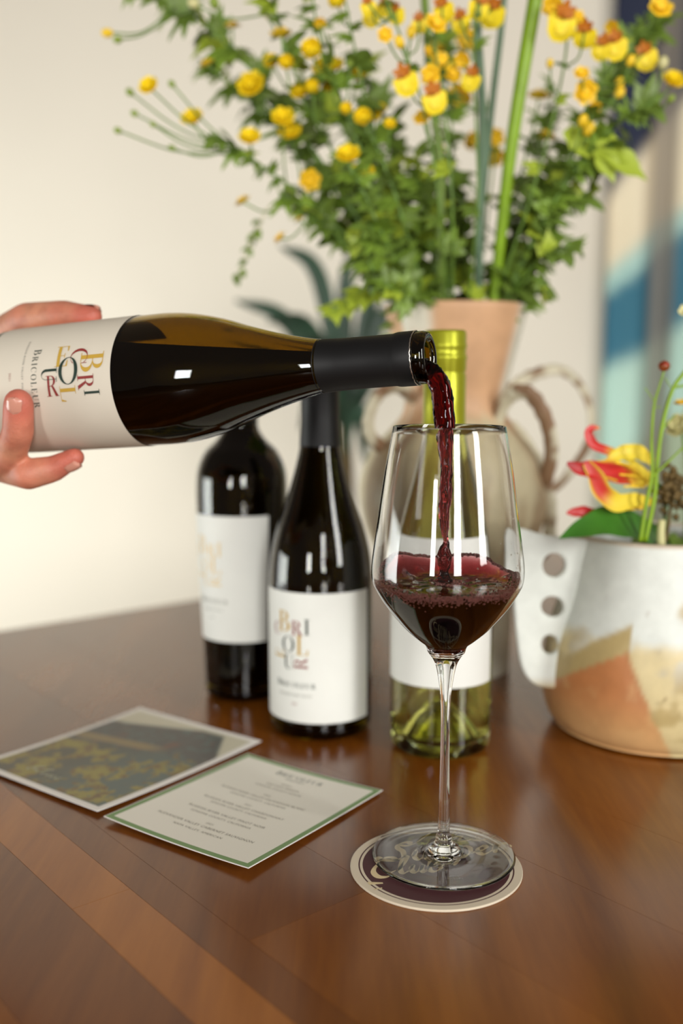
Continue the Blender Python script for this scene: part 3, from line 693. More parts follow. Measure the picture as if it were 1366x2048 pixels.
# ------------------------------------------------------------------ cards
def card_frame(c0, c1, c3):
    """origin, unit axes and sizes from three corners on the table"""
    o_ = T(*c0); a = T(*c1)-o_; b = T(*c3)-o_; la, lb = a.length, b.length; ux = a.normalized(); uy = b-ux*b.dot(ux); uy.normalize()
    return o_, ux, uy, la, lb
def bend(u, v, kind):
    if kind == 'menu': return 0.0006 + 0.0022*((u-0.45)*2)**2*0.6 + 0.0022*(1-v)**2
    return 0.0005 + 0.0016*((u-0.5)*2)**2 + 0.0008*(1-v)**2
def card_mesh(name, fr, kind, mat, inset=0.0, lift=0.0, thick=0.00045, nu=24, nv=24, holes=None, colfn=None):
    o_, ux, uy, la, lb = fr; vs, fs, cols = [], [], []
    def pt(u, v, z): return o_ + ux*(u*la) + uy*(v*lb) + Vector((0, 0, z))
    iu, iv = inset/la, inset/lb
    for j in range(nv+1):
        for i in range(nu+1):
            u = iu+(1-2*iu)*i/nu; v = iv+(1-2*iv)*j/nv
            vs.append(pt(u, v, bend(u, v, kind)+thick+lift))
            if colfn: cols.append(colfn(u, v))
    for j in range(nv):
        for i in range(nu):
            a = j*(nu+1)+i; fs.append((a, a+1, a+nu+2, a+nu+1))
    if thick and not lift:      # underside and edges
        n0 = len(vs)
        for j in range(nv+1):
            for i in range(nu+1): vs.append(vs[j*(nu+1)+i]-Vector((0, 0, thick)))
        for j in range(nv):
            for i in range(nu):
                a = n0+j*(nu+1)+i; fs.append((a, a+nu+1, a+nu+2, a+1))
        rim = [i for i in range(nu+1)] + [j*(nu+1)+nu for j in range(1, nv+1)] + [nv*(nu+1)+i for i in range(nu-1, -1, -1)] + [j*(nu+1) for j in range(nv-1, 0, -1)]
        for q in range(len(rim)):
            a, b = rim[q], rim[(q+1) % len(rim)]; fs.append((a, n0+a, n0+b, b))
    return mesh(name, vs, fs, mat, False, cols if colfn else None)
# menu card: text rows run along the near-left edge; u along the row, v towards the heading
fr = card_frame((208, 1645), (497, 1752), (500, 1513))
o_, ux, uy, la, lb = fr
mc = empty('menu_card', o_+ux*la/2+uy*lb/2); tag(mc, 'cream wine list card with green border lying between the picture card and the coaster', 'card')
add('card_sheet', card_mesh('card_sheet', fr, 'menu', MAT['white_card']), mc)
add('green_border', card_mesh('green_border', fr, 'menu', MAT['card_green'], 0.0006, 0.00003), mc)['label'] = 'green printed border'
add('cream_panel', card_mesh('cream_panel', fr, 'menu', MAT['card'], 0.0045, 0.00007), mc)['label'] = 'cream printed panel'
rows = [('BRICOLEUR', .895, .0072, 'green'), ('VINEYARDS', .855, .0030, 'green'), ('FLIGHT', .790, .0026, 'ink'), ('2022 KICK RANCH', .758, .0032, 'ink'), ('SONOMA COUNTY ESTATE', .722, .0030, 'ink'),
        ('2022', .640, .0028, 'ink'), ('RUSSIAN RIVER VALLEY SAUVIGNON BLANC', .603, .0034, 'ink'), ('SONOMA COUNTY, CALIFORNIA', .568, .0030, 'ink'),
        ('2021', .500, .0028, 'ink'), ('RUSSIAN RIVER VALLEY CHARDONNAY', .463, .0036, 'ink'), ('SONOMA COUNTY, CALIFORNIA', .428, .0030, 'ink'),
        ('RUSSIAN RIVER VALLEY PINOT NOIR', .345, .0037, 'ink'), ('SONOMA COUNTY, CALIFORNIA', .306, .0032, 'ink'),
        ('2021', .238, .0030, 'ink'), ('ALEXANDER VALLEY CABERNET SAUVIGNON', .200, .0037, 'ink'), ('NAPA VALLEY, AMERICAN', .155, .0033, 'ink')]
ptxt = {'ink': [], 'green': []}
for txt, vpos, sz, ink in rows:
    if txt == 'BRICOLEUR': v, f = word('BRICOLEUR', 0, 0, 0.0050, 1.2, 1.0, 1.2)
    else: v, f = font_text(txt, sz, 1.08)
    ptxt[ink].append(([(a/la+0.5, b/lb+vpos) for a, b in v], f))
for ink, lst in ptxt.items():
    v, f = join(*lst)
    add('printed_lines', mesh('printed_lines', [o_+ux*(u*la)+uy*(q*lb)+Vector((0, 0, bend(u, q, 'menu')+0.00045+0.00012)) for u, q in v], f, MAT['green' if ink == 'green' else 'ink'], False), mc)['label'] = 'green heading' if ink == 'green' else 'small brown wine list lettering'
# picture card
fr = card_frame((195, 1632), (523, 1490), (-52, 1530))
o2, ux2, uy2, la2, lb2 = fr
b3 = T(290, 1417)-T(523, 1490); fr = (o2, ux2, (b3-ux2*b3.dot(ux2)).normalized(), la2, b3.length); o2, ux2, uy2, la2, lb2 = fr
pc = empty('picture_card', o2+ux2*la2/2+uy2*lb2/2); tag(pc, 'white bordered photo postcard of a barn behind yellow vines, leftmost card', 'card')
add('card_sheet', card_mesh('card_sheet', fr, 'pic', MAT['white_card']), pc)
# picture: its bottom edge is the short side at the left (u = 0); up runs along +u, left to right runs along -v
def paint(u, v):
    x, y = 1-v, u                     # picture x to the right, y upwards
    n1 = noise.fractal((x*7, y*7, 0.5), 1.0, 2.0, 4); n2 = noise.fractal((x*22, y*22, 4.5), 1.0, 2.0, 3)
    sky = lin((208, 202, 178)); roof = lin((84, 80, 76)); vine = lin((152, 138, 52)); teal = lin((88, 100, 94)); dark = lin((84, 78, 62)); path_ = lin((150, 128, 82)); rust = lin((122, 72, 46))
    c = sky
    ridge = 0.97-0.35*abs(x-0.62) if x > 0.3 else 0.88-0.1*(0.3-x)
    ridge = 0.80+0.03*n1 if x < 0.12 else (0.80+0.14*min(1, (x-0.12)/0.5) if x < 0.78 else 0.94-1.2*(x-0.78))
    c = mix(c, mix(roof, teal, sm(-0.1, 0.5, n2)), 1-sm(ridge-0.02, ridge+0.02, y))
    c = mix(c, rust, 0.55*sm(0.1, 0.5, n1)*(1-sm(ridge-0.1, ridge-0.02, y)))
    p0 = 0.60+0.14*(x-0.3)
    c = mix(c, path_, (1-sm(0.02, 0.05, abs(y-p0)))*(1-sm(0.5, 0.7, x))*0.9)
    c = mix(c, mix(dark, teal, sm(0.2, 0.8, x)), 1-sm(p0-0.09, p0-0.04, y+0.06*n1))
    c = mix(c, mix(vine, lin((112, 84, 40)), sm(0, 0.6, n2)), sm(-0.12, 0.22, n1+0.5*n2)*(1-sm(0.46, 0.56, y-0.18*sm(0.55, 0.75, x)*(1-sm(0.85, 1, x))))*0.92)
    return c
add('printed_photo', card_mesh('printed_photo', fr, 'pic', MAT['print'], 0.0055, 0.00005, 0.00045, 110, 90, None, paint), pc)['label'] = 'printed photograph of a dark roofed barn and vines'
v, f = script('bluu', -2.2, 0.0, 1.0, 0.22)
v = [(0.40+a*0.085*0.75, 0.115+b*0.03) for a, b in v]
add('printed_script', mesh('printed_script', [o2+ux2*(y*la2)+uy2*((1-x)*lb2)+Vector((0, 0, bend(y, 1-x, 'pic')+0.00045+0.00012)) for x, y in v], f, MAT['script_white'], False), pc)['label'] = 'pale handwritten lettering'

# ------------------------------------------------------------------ the pouring hand
def capsule_chain(pts, rad, n=16):
    """overlapping cones and balls; fused afterwards into one skin"""
    parts = []
    for i in range(len(pts)-1):
        a, b = Vector(pts[i]), Vector(pts[i+1]); m = max(2, int((b-a).length/0.004))
        parts.append(tube([a.lerp(b, k/m) for k in range(m+1)], [rad[i]+(rad[i+1]-rad[i])*k/m for k in range(m+1)], n))
    for p, q in zip(pts, rad): parts.append(ico(p, q, 2))
    return join(*parts)
def fused(name, vf, mat, voxel=0.0013, smooth=6):
    me = recalc(mesh(name, *vf)); ob = bpy.data.objects.new(name, me); COL.objects.link(ob)
    m = ob.modifiers.new('r', 'REMESH'); m.mode = 'VOXEL'; m.voxel_size = voxel; m.use_smooth_shade = True
    s_ = ob.modifiers.new('s', 'SMOOTH'); s_.factor = 0.5; s_.iterations = smooth
    dg = bpy.context.evaluated_depsgraph_get(); dg.update()
    out = bpy.data.meshes.new_from_object(ob.evaluated_get(dg)); bpy.data.objects.remove(ob); bpy.data.meshes.remove(me)
    out.name = name; out.materials.clear(); out.materials.append(mat); out.shade_smooth(); return out
hd = empty('person', BL(-0.06, -150, 0.06)); tag(hd, 'hand holding the tilted bottle by its base, thumb above and fingers curled beneath', 'person')
B = BL
def C(px, py, rad):
    """point at the given distance from the bottle's axis, on the side towards the lens"""
    u, q = inv_cyl(px, py, rad); return BASE + AX*q + (FR*math.cos(-u/rad) + UP*math.sin(-u/rad))*rad
mid = [B(-0.075, -165, 0.052), CAM+ray(-70, 950)*0.70, C(20, 915, 0.0535), C(36, 862, 0.0520), C(37, 806, 0.0508)]
ind = [B(-0.068, 178, 0.054), CAM+ray(-30, 925)*0.705, C(58, 948, 0.0620), C(106, 938, 0.0565), C(150, 915, 0.0495)]
rin = [B(-0.082, -150, 0.048), B(-0.045, -112, 0.060), C(-75, 925, 0.0535), C(-62, 872, 0.052), C(-58, 822, 0.051)]
pin = [B(-0.090, -135, 0.043), B(-0.062, -100, 0.055), C(-150, 915, 0.0505), C(-138, 870, 0.0485), C(-134, 832, 0.0475)]
thu = [B(-0.085, 165, 0.046), B(-0.045, 128, 0.056), B(0.004, 103, 0.0535), B(0.040, 97, 0.0510), B(0.064, 95, 0.0468)]
wrist = [B(-0.165, 175, 0.030), B(-0.125, 176, 0.034), B(-0.085, 178, 0.044)]
parts = [capsule_chain(mid, [.0115, .0110, .0102, .0099, .0092]), capsule_chain(ind, [.0115, .0110, .0104, .0088, .0064]),
         capsule_chain(rin, [.0115, .0102, .0092, .0085, .0075]), capsule_chain(pin, [.0105, .0090, .0080, .0074, .0066]),
         capsule_chain(thu, [.0150, .0135, .0112, .0095, .0068]),
         capsule_chain([mid[0], ind[0], thu[0]], [.016, .016, .017]), capsule_chain([mid[0], rin[0], pin[0]], [.016, .015, .013]),
         capsule_chain([mid[1], ind[1]], [.0105, .0105]), capsule_chain([mid[1], rin[1], pin[1]], [.0100, .0095, .0085]),
         capsule_chain(wrist, [.027, .026, .021]), capsule_chain([wrist[2], mid[0]], [.02, .015]), capsule_chain([wrist[2], ind[0]], [.02, .015]), capsule_chain([wrist[2], pin[0]], [.02, .013]),
         capsule_chain([wrist[2], thu[0]], [.02, .016]), capsule_chain([B(-0.24, 172, 0.02), wrist[0]], [.034, .027])]
me = fused('hand_skin', join(*parts), MAT['skin'])
base_c, red_c, crease_c = lin((204, 138, 108)), lin((198, 96, 82)), lin((168, 88, 68))
cols = np.ones((len(me.vertices), 4), dtype=np.float32)
tips = [c[-1] for c in (mid, ind, rin, pin, thu)]; joints = [c[k] for c in (mid, ind, rin, pin, thu) for k in (2, 3)]
for i, q in enumerate(me.vertices):
    t = min((q.co-p).length for p in tips); j = min((q.co-p).length for p in joints)
    c = mix(base_c, red_c, 0.75*(1-sm(.007, .022, t))); c = mix(c, red_c, 0.35*(1-sm(.008, .016, j)))
    cols[i, :3] = mix(c, crease_c, 0.25*sm(0.1, 0.5, noise.noise(q.co*160)))
me.color_attributes.new('Col', 'FLOAT_COLOR', 'POINT').data.foreach_set('color', cols.ravel())
add('hand_skin', me, hd)
def nail(center, along, out, L=0.011, W=0.0092):
    along = along.normalized(); out = (out-along*out.dot(along)).normalized(); side = along.cross(out); vs, fs = [], []
    for j in range(9):
        t = j/8*2-1
        for i in range(9):
            q = i/8*2-1; wd = W/2*min(1, (1-abs(t)**5)**0.5+0.12)
            vs.append(center + along*(t*L/2) + side*(q*wd) + out*(0.0004-0.0019*q*q-0.0007*t*t))
    for j in range(8):
        for i in range(8): a = j*9+i; fs.append((a, a+1, a+10, a+9))
    v2 = [v-out*0.0008 for v in vs]; n0 = len(vs); fs += [tuple(n0+i for i in q[::-1]) for q in fs]
    return vs+v2, fs
def nail_on(ch, rad, lift=0.93, back=0.0, lab=None, twist=None):
    a, b = ch[-2], ch[-1]; al = b-a; c = b - al.normalized()*back
    s = (c-BASE).dot(AX); out = (c-(BASE+AX*s)).normalized()
    if twist: out = (out+twist).normalized()
    out = (out-al.normalized()*out.dot(al.normalized())).normalized()
    o = add('fingernail', recalc(mesh('fingernail', *nail(c+out*rad*lift, al, out), MAT['nail'])), hd)
nail_on(mid, .0094, 1.0, -0.001, None, AX*0.35); nail_on(ind, .0078, 0.98, 0.003, None, AX*0.3); nail_on(rin, .0078, 0.98); nail_on(pin, .0068, 0.98); nail_on(thu, .0080, 0.97, 0.002, None, -FR*0.3)

# ------------------------------------------------------------------ tall stoneware vase with handles
vx, vy = P(905, 1100, 0.97).x, 0.97
def vase():
    root = empty('tall_vase', (vx, vy, 0)); tag(root, 'tall stoneware vase with looped handles and terracotta neck holding the yellow bouquet', 'vase')
    prof = [(0.0, 0.0), (0.052, 0.0), (0.057, 0.004), (0.058, 0.03), (0.060, 0.07), (0.070, 0.105), (0.084, 0.135), (0.091, 0.165), (0.090, 0.190), (0.080, 0.215), (0.062, 0.235), (0.050, 0.250), (0.048, 0.268), (0.053, 0.29), (0.0605, 0.32), (0.0675, 0.348), (0.0665, 0.351), (0.0635, 0.348), (0.053, 0.30), (0.043, 0.262), (0.046, 0.245), (0.07, 0.22), (0.08, 0.19), (0.075, 0.14), (0.05, 0.08), (0.048, 0.02), (0.0, 0.015)]
    pr = [(max(0, float(a)), float(b)) for a, b in crom(prof, 3)]; pr[0] = (0.0, 0.0); pr[-1] = (0.0, 0.015)
    v, f = lathe(pr, 80)
    terra, cream_, brown_, white_ = [lin(c) for c in ((210, 166, 126), (204, 192, 158), (132, 92, 58), (226, 224, 206))]
    cols = []
    for q in v:
        a = math.atan2(q.y, q.x); n1 = noise.fractal((math.cos(a)*3, math.sin(a)*3, q.z*9), 1.0, 2.0, 4); n2 = noise.noise((math.cos(a)*6+3, math.sin(a)*6, q.z*2))
        c = mix(white_, cream_, sm(0.05, 0.12, q.z+0.02*n1)); c = mix(c, terra, sm(0.232, 0.25, q.z+0.015*n1))
        c = mix(c, white_, sm(0.30, 0.42, n2)*sm(0.2, 0.25, q.z)); c = mix(c, brown_, 0.55*sm(0.15, 0.4, n1)*sm(0.1, 0.14, q.z)*(1-sm(0.22, 0.25, q.z)))
        cols.append(c)
    # white drips of glaze at the left front of the rim and down the right side of the neck
    for i, q in enumerate(v):
        a = math.degrees(math.atan2(q.y, q.x)) % 360
        d = abs(a-233); w1 = (1-sm(6, 16, d+40*max(0, 0.33-q.z)*5))*sm(0.31, 0.325, q.z); cols[i] = mix(cols[i], white_, 0.85*w1)
        d2 = abs(((a-338+180) % 360)-180); cols[i] = mix(cols[i], white_, 0.8*(1-sm(8, 22, d2))*sm(0.245, 0.26, q.z))
    add('vase_body', recalc(mesh('vase_body', [q+Vector((vx, vy, 0)) for q in v], f, MAT['terracotta'], True, cols)), root)
    def handle(pts, wd, lab=None):
        pp_ = crom(pts, 10); vv, ff = tube([Vector(q) for q in pp_], [wd*(0.85+0.3*abs(noise.noise((k*0.2, 1, 2)))) for k in range(len(pp_))], 14, True, (0.5, (0.3, 1, 0)))
        cl = []
        for q in vv:
            n1 = noise.fractal(Vector(q)*28, 1.0, 2.0, 3); cl.append(mix(mix(cream_, white_, 0.4), brown_, 0.9*sm(-0.06, 0.26, n1+0.14)))
        o = add('handle', recalc(mesh('handle', vv, ff, MAT['terracotta'], True, cl)), root)
    W = lambda px, py, Y: tuple(P(px, py, Y))
    handle([W(990, 850, .935), W(1006, 810, .925), W(1030, 785, .915), W(1062, 790, .91), W(1092, 840, .91), W(1103, 900, .915), W(1095, 945, .92), W(1080, 985, .93), W(1060, 1010, .94)], 0.0076)
    handle([W(1000, 800, .985), W(1030, 770, .99), W(1072, 748, 1.0), W(1120, 740, 1.01), W(1160, 770, 1.02), W(1182, 825, 1.025), W(1178, 880, 1.02), W(1150, 930, 1.01), W(1110, 975, 1.0), W(1050, 1000, .985)], 0.0064)
    handle([W(1020, 850, .955), W(1048, 880, .945), W(1075, 930, .94), W(1096, 990, .94), W(1100, 1050, .945), W(1090, 1100, .95), W(1040, 1140, .96)], 0.0070)
    handle([W(830, 800, .945), W(800, 775, .93), W(762, 785, .925), W(738, 830, .925), W(740, 870, .93), W(765, 895, .94), W(790, 905, .945)], 0.0076)
vase()

# ------------------------------------------------------------------ plants: shared pieces
def leaf_mesh(name, mat, lobes, L=1.0, seed=0):
    """deeply cut leaf in the xy plane, stalk at the origin, tip along +x, gently folded and curled"""
    rn = random.Random(seed); vs, fs = [Vector((0, 0, 0))], []
    def blade(a, l, wd):
        c, s = math.cos(a), math.sin(a); st = len(vs); segs = 5
        for i in range(segs+1):
            t = i/segs; w_ = wd*math.sin(PI*min(1, 0.12+0.88*t)**0.8)*(1+0.25*math.sin(9*t+seed)) if i < segs else 0.0
            x = t*l; zc = -0.28*l*t*t
            for sd in (1, 0, -1):
                y = sd*max(0.004, w_*1.55); z = zc + (0.25*abs(y) if sd else 0.0)
                vs.append(Vector((x*c-y*s, x*s+y*c, z)))
        for i in range(segs):
            for k in range(2): a0 = st+i*3+k; fs.append((a0, a0+1, a0+4, a0+3))
    for a, l, wd in lobes: blade(a, l*L, wd*L)
    return mesh(name, vs, fs, mat)
LOB = [[(0, 1, .14), (.75, .75, .13), (-.75, .75, .13), (1.5, .45, .1), (-1.5, .45, .1)], [(0, 1, .2), (.9, .7, .17), (-.9, .7, .17)], [(0, 1, .12), (.5, .8, .10), (-.5, .8, .1), (1.0, .5, .08), (-1.0, .5, .08)], [(0, 1, .3)]]
LEAVES = [leaf_mesh('leaf', MAT[m], LOB[k % 3], 1.0, k) for k, m in enumerate(['leaf_a', 'leaf_b', 'leaf_a', 'leaf_b', 'leaf_c', 'leaf_a', 'leaf_b'])]
ENTIRE = [leaf_mesh('leaf', MAT[m], LOB[3], 1.0, k+20) for k, m in enumerate(['leaf_a', 'leaf_b'])]
def petal(l, wd, cup, a, n=4):
    vs, fs = [], []; c, s = math.cos(a), math.sin(a)
    for i in range(n+1):
        t = i/n; w_ = wd*math.sin(PI*(0.1+0.82*t))**0.7
        x = l*t*math.cos(cup*t); z = l*t*math.sin(cup*t)
        for sd in (-1, 0, 1):
            y = sd*w_; vs.append(Vector((x*c-y*s, x*s+y*c, z+(0.12*w_ if sd else 0))))
    for i in range(n):
        for k in range(2): q = i*3+k; fs.append((q, q+1, q+4, q+3))
    return vs, fs
def rosette(name, mat, layers, dome=None):
    parts = []
    for n, l, wd, cup, z in layers:
        for k in range(n):
            v, f = petal(l, wd, cup, 2*PI*k/n+z*40); parts.append(([q+Vector((0, 0, z)) for q in v], f))
    if dome: parts.append(ico((0, 0, dome[1]), (dome[0], dome[0], dome[0]*0.7), 2))
    return mesh(name, *join(*parts), MAT[mat])
# buttercup: unit radius, facing +z
FLOWER = [rosette('flower', 'yellow', [(7, 1.0, .42, .45, 0), (6, .85, .38, .8, .06), (5, .62, .3, 1.05, .12)], (.32, .2)),
          rosette('flower', 'yellow', [(6, 1.0, .5, .9, 0), (5, .85, .42, 1.15, .05)], (.3, .25)),
          rosette('flower', 'amber', [(6, 1.0, .45, .25, 0), (5, .7, .35, .7, .08)], (.3, .15))]
LIPM = mesh('floret', *join(petal(1.0, .62, -.25, 0, 5), petal(.75, .5, -.15, .55, 4), petal(.75, .5, -.15, -.55, 4)), MAT['yellow'])     # broad lip
SEP = mesh('sepals', *join(petal(.62, .17, .3, PI, 3), petal(.55, .16, .3, PI-.9, 3), petal(.55, .16, .3, PI+.9, 3), petal(.42, .13, .4, PI/2, 3), petal(.42, .13, .4, -PI/2, 3), ico((0, 0, .08), (.2, .18, .15), 1)), MAT['brown'])
BUDM = mesh('bud', *ico((0, 0, 0.3), (.8, .8, 1.0), 2), MAT['bud']); CBUD = mesh('bud', *ico((0, 0, 0.3), (.8, .8, 1.0), 2), MAT['cream_bud']); YBUD = mesh('bud', *ico((0, 0, 0.3), (.8, .8, 1.1), 2), MAT['amber'])
rp = random.Random(21)
def place(name, me, parent, loc, zdir, scale, xdir=None):
    o = add(name, me, parent, loc)
    z = Vector(zdir).normalized(); x = Vector(xdir) if xdir is not None else Vector((rp.uniform(-1, 1), rp.uniform(-1, 1), rp.uniform(-1, 1)))
    x = (x-z*x.dot(z)); x = x.normalized() if x.length > 1e-4 else z.orthogonal().normalized(); y = z.cross(x)
    o.rotation_euler = Matrix((x, y, z)).transposed().to_euler(); o.scale = (scale,)*3; return o
TOCAM = lambda p: (CAM-p).normalized()
def spray(name, lab, cat, group, path, flowers=(), leaves=10, lsize=(.018, .034), stem='stem', r0=.0019, r1=.0010, kinds=None, start=0.15, leaf_set=None, only_y=True):
    """path: [(px, py, depth)] from the vase mouth outwards; flowers: (px, py, radius in px, kind[, depth])"""
    path = [(path[0][0], path[0][1], max(.945, path[0][2]))] + list(path[1:])
    pts = [P(*q) for q in path]
    root_p = Vector((vx+(pts[0].x-vx)*0.5, vy+(pts[0].y-vy)*0.5, 0.19))
    if root_p.z > 0: pts = [root_p] + pts
    cur = [Vector(q) for q in crom([tuple(q) for q in pts], 10)]
    root = empty(name, root_p); tag(root, lab, cat, group)
    n = len(cur); segs = [tube(cur, [r0+(r1-r0)*i/(n-1) for i in range(n)], 6)]
    lo = 10
    for fl in flowers:
        px, py, rad, kind = fl[:4]; Y = fl[4] if len(fl) > 4 else path[-1][2]+rp.uniform(-.02, .02)
        q = P(px, py, Y); cand = [i for i in range(lo, n) if cur[i].z < q.z+0.02 or i > n-8] or [n-1]
        i = min(cand, key=lambda j: (cur[j]-q).length + 0.25*(n-j)/n*0); i = max(lo, i-int(3+(cur[i]-q).length*60)); a = cur[i]
        m_ = a.lerp(q, 0.55) + Vector((0, 0, -0.008)) + Vector((rp.uniform(-.004, .004), rp.uniform(-.004, .004), 0))
        br = [Vector(z) for z in crom([tuple(a), tuple(m_), tuple(q)], 6)]
        segs.append(tube(br, [r1*0.9]*len(br), 5)); d = (br[-1]-br[-3]).normalized(); R = rad*Y/2000
        if kind == 'b': place('flower', FLOWER[rp.choice([0, 0, 1])], root, q, d*0.5+TOCAM(q)*0.75+Vector((0, 0, 0.25)), R*1.25)
        elif kind == 's': place('flower', FLOWER[2], root, q, d*0.7+Vector((0, 0, 0.7)), R*1.25)
        elif kind == 'g': place('bud', BUDM, root, q, d, R)
        elif kind == 'c': place('bud', CBUD, root, q, d, R)
        elif kind == 'y': place('bud', YBUD, root, q, d, R)
        elif kind == 'o':
            z = TOCAM(q)+Vector((rp.uniform(-.35, .35), 0, rp.uniform(-.2, .3))); o = place('floret', LIPM, root, q, z, R*1.6, Vector((rp.uniform(-.35, .35), 0, -1)))
            s_ = bpy.data.objects.new('sepals', SEP); COL.objects.link(s_); s_.parent = o; s_.location = (-.05, 0, .05); s_['label'] = 'rust brown sepals'
        elif kind == 'a': place('flower', FLOWER[2], root, q, TOCAM(q)+Vector((rp.uniform(-.8, .8), 0, rp.uniform(-.8, .8))), R*1.25)
    add('stem', mesh('stem', *join(*segs), MAT[stem]), root)
    for k in range(leaves):
        t = start + (1-start)*(k+rp.random())/leaves; i = min(n-2, int(t*(n-1))); a = cur[i]; d = (cur[i+1]-cur[i]).normalized()
        ang = k*2.4+rp.uniform(-.5, .5); s1 = d.orthogonal().normalized(); s2 = d.cross(s1); out = s1*math.cos(ang)+s2*math.sin(ang)
        x = (out*0.9+d*0.6+Vector((0, 0, rp.uniform(-.4, .2)))).normalized(); sz = rp.uniform(*lsize)*(1.3-0.45*t)
        zd = Vector((rp.uniform(-.5, .5), -0.7, 0.8)); place('leaf', rp.choice(leaf_set or LEAVES), root, a, zd-x*zd.dot(x), sz, x)
    return root
BC = 'buttercup'
spray('buttercup_spray', 'yellow buttercup spray reaching furthest left, with thin branches and green buds', BC, None, [(820, 640, .96), (660, 440, .95), (520, 330, .94), (420, 265, .93)],
      [(300, 176, 18, 'b'), (386, 242, 21, 'b'), (238, 262, 8, 'g'), (262, 186, 9, 'g'), (271, 228, 8, 'g'), (308, 250, 7, 'g'), (346, 297, 8, 'g'), (345, 170, 8, 'g'), (500, 280, 20, 'b'), (566, 240, 21, 'b'), (581, 270, 21, 'b')], 22, (.016, .030))
spray('buttercup_spray', 'leafy buttercup spray rising to the upper left corner of the bouquet', BC, None, [(825, 640, .98), (680, 380, .98), (520, 160, .97), (380, 30, .96), (230, -40, .95)],
      [(218, 66, 11, 'y'), (238, 79, 9, 'g'), (465, 55, 15, 's'), (415, 130, 14, 's'), (505, 175, 25, 'b', .95), (430, 10, 12, 'g')], 34, (.022, .040))
spray('buttercup_spray', 'buttercup spray with ring shaped open flowers, upper left of the vase', BC, None, [(835, 640, .95), (720, 400, .94), (620, 220, .93), (560, 60, .92), (540, -40, .92)],
      [(562, 72, 19, 's'), (545, 130, 17, 'b'), (573, 132, 17, 'b'), (600, 187, 17, 'b'), (625, 180, 16, 'b'), (535, 30, 10, 'c'), (390, 8, 12, 'c')], 26, (.018, .034))
spray('buttercup_spray', 'buttercup spray with a cluster of four big flowers above the middle left', BC, None, [(845, 640, .93), (760, 400, .92), (690, 220, .91), (640, 80, .91), (620, -40, .91)],
      [(625, 108, 23, 'b'), (650, 140, 22, 'b'), (668, 136, 18, 'b'), (660, 178, 15, 'b'), (713, 155, 20, 'b'), (640, 45, 10, 'a'), (700, 130, 8, 'g')], 22, (.016, .030))
spray('buttercup_spray', 'buttercup spray with a small pair of flowers in the bouquet centre', BC, None, [(855, 640, .92), (800, 420, .91), (750, 280, .905), (720, 150, .90), (690, 0, .90)],
      [(695, 222, 14, 'b'), (728, 242, 20, 'b'), (745, 238, 17, 'b'), (761, 223, 13, 'b'), (676, 10, 20, 'b'), (780, 250, 11, 'b')], 20, (.016, .030))
spray('buttercup_spray', 'buttercup spray drooping low on the left with two small orange yellow flowers', BC, None, [(815, 640, .94), (700, 500, .93), (620, 420, .92), (560, 390, .92)],
      [(620, 360, 18, 'a'), (487, 405, 15, 's'), (562, 478, 15, 's'), (600, 440, 10, 's')], 24, (.016, .030))
spray('buttercup_spray', 'buttercup spray with two round flowers low in front of the foliage', BC, None, [(845, 640, .915), (770, 480, .90), (730, 390, .895), (700, 330, .89)],
      [(725, 352, 22, 'b'), (697, 315, 22, 'b')], 16, (.016, .030))
spray('buttercup_spray', 'buttercup spray arching right, one yellow flower and a pale bud before the navy cloth', BC, None, [(1000, 640, .94), (1080, 450, .93), (1160, 320, .92), (1250, 235, .92), (1310, 205, .92)],
      [(1345, 167, 21, 'b'), (1325, 130, 13, 'c'), (1340, 200, 9, 'g'), (1188, 328, 11, 'b')], 32, (.02, .036))
spray('buttercup_spray', 'slim spray with two flat yellow flowers right of the thick stalk', BC, None, [(970, 640, .97), (1015, 450, .97), (1050, 320, .97), (1075, 225, .97)],
      [(1078, 196, 19, 's'), (1090, 277, 19, 's'), (883, 298, 10, 'y'), (865, 335, 9, 'g')], 12, (.014, .026))
OR = 'orchid'
spray('orchid_spray', 'dancing lady orchid spray left of the centre, brown and yellow florets', OR, None, [(895, 640, .90), (880, 420, .89), (850, 230, .88), (800, 70, .87), (760, -30, .87)],
      [(808, 152, 24, 'o'), (800, 88, 12, 'y'), (822, 68, 12, 'y'), (745, 25, 17, 'o'), (790, 20, 17, 'o'), (838, 40, 15, 'o'), (770, 70, 13, 'a'), (735, 5, 15, 'o'), (770, 8, 15, 'o')], 4, (.014, .024), r0=.0013)
spray('orchid_spray', 'dancing lady orchid spray hanging in the middle with a long tail of florets', OR, None, [(905, 640, .895), (905, 420, .885), (890, 230, .88), (870, 80, .87), (880, -30, .87)],
      [(866, 187, 24, 'o'), (845, 237, 15, 'a'), (862, 150, 17, 'a'), (870, 50, 19, 'a'), (885, 10, 20, 'o'), (880, 125, 18, 'a'), (858, 105, 11, 'a')], 4, (.014, .024), r0=.0013)
spray('orchid_spray', 'dancing lady orchid spray beside the blue green stems, bright florets at top', OR, None, [(935, 640, .91), (955, 400, .90), (950, 200, .89), (950, 40, .88), (970, -30, .88)],
      [(945, 150, 19, 'o'), (920, 35, 18, 'o'), (985, 15, 24, 'o'), (960, 5, 20, 'o'), (925, 120, 14, 'a'), (905, 150, 15, 'a')], 4, (.014, .024), r0=.0013)
spray('orchid_spray', 'blurred dancing lady orchid spray behind the blue green stems', OR, None, [(950, 640, 1.03), (975, 430, 1.04), (985, 300, 1.05), (960, 150, 1.06), (910, 40, 1.06)],
      [(990, 315, 17, 'a'), (990, 275, 15, 'a'), (940, 280, 15, 'a'), (920, 190, 22, 'a'), (880, 95, 22, 'a'), (935, 80, 18, 'a')], 4, (.014, .024), r0=.0013)
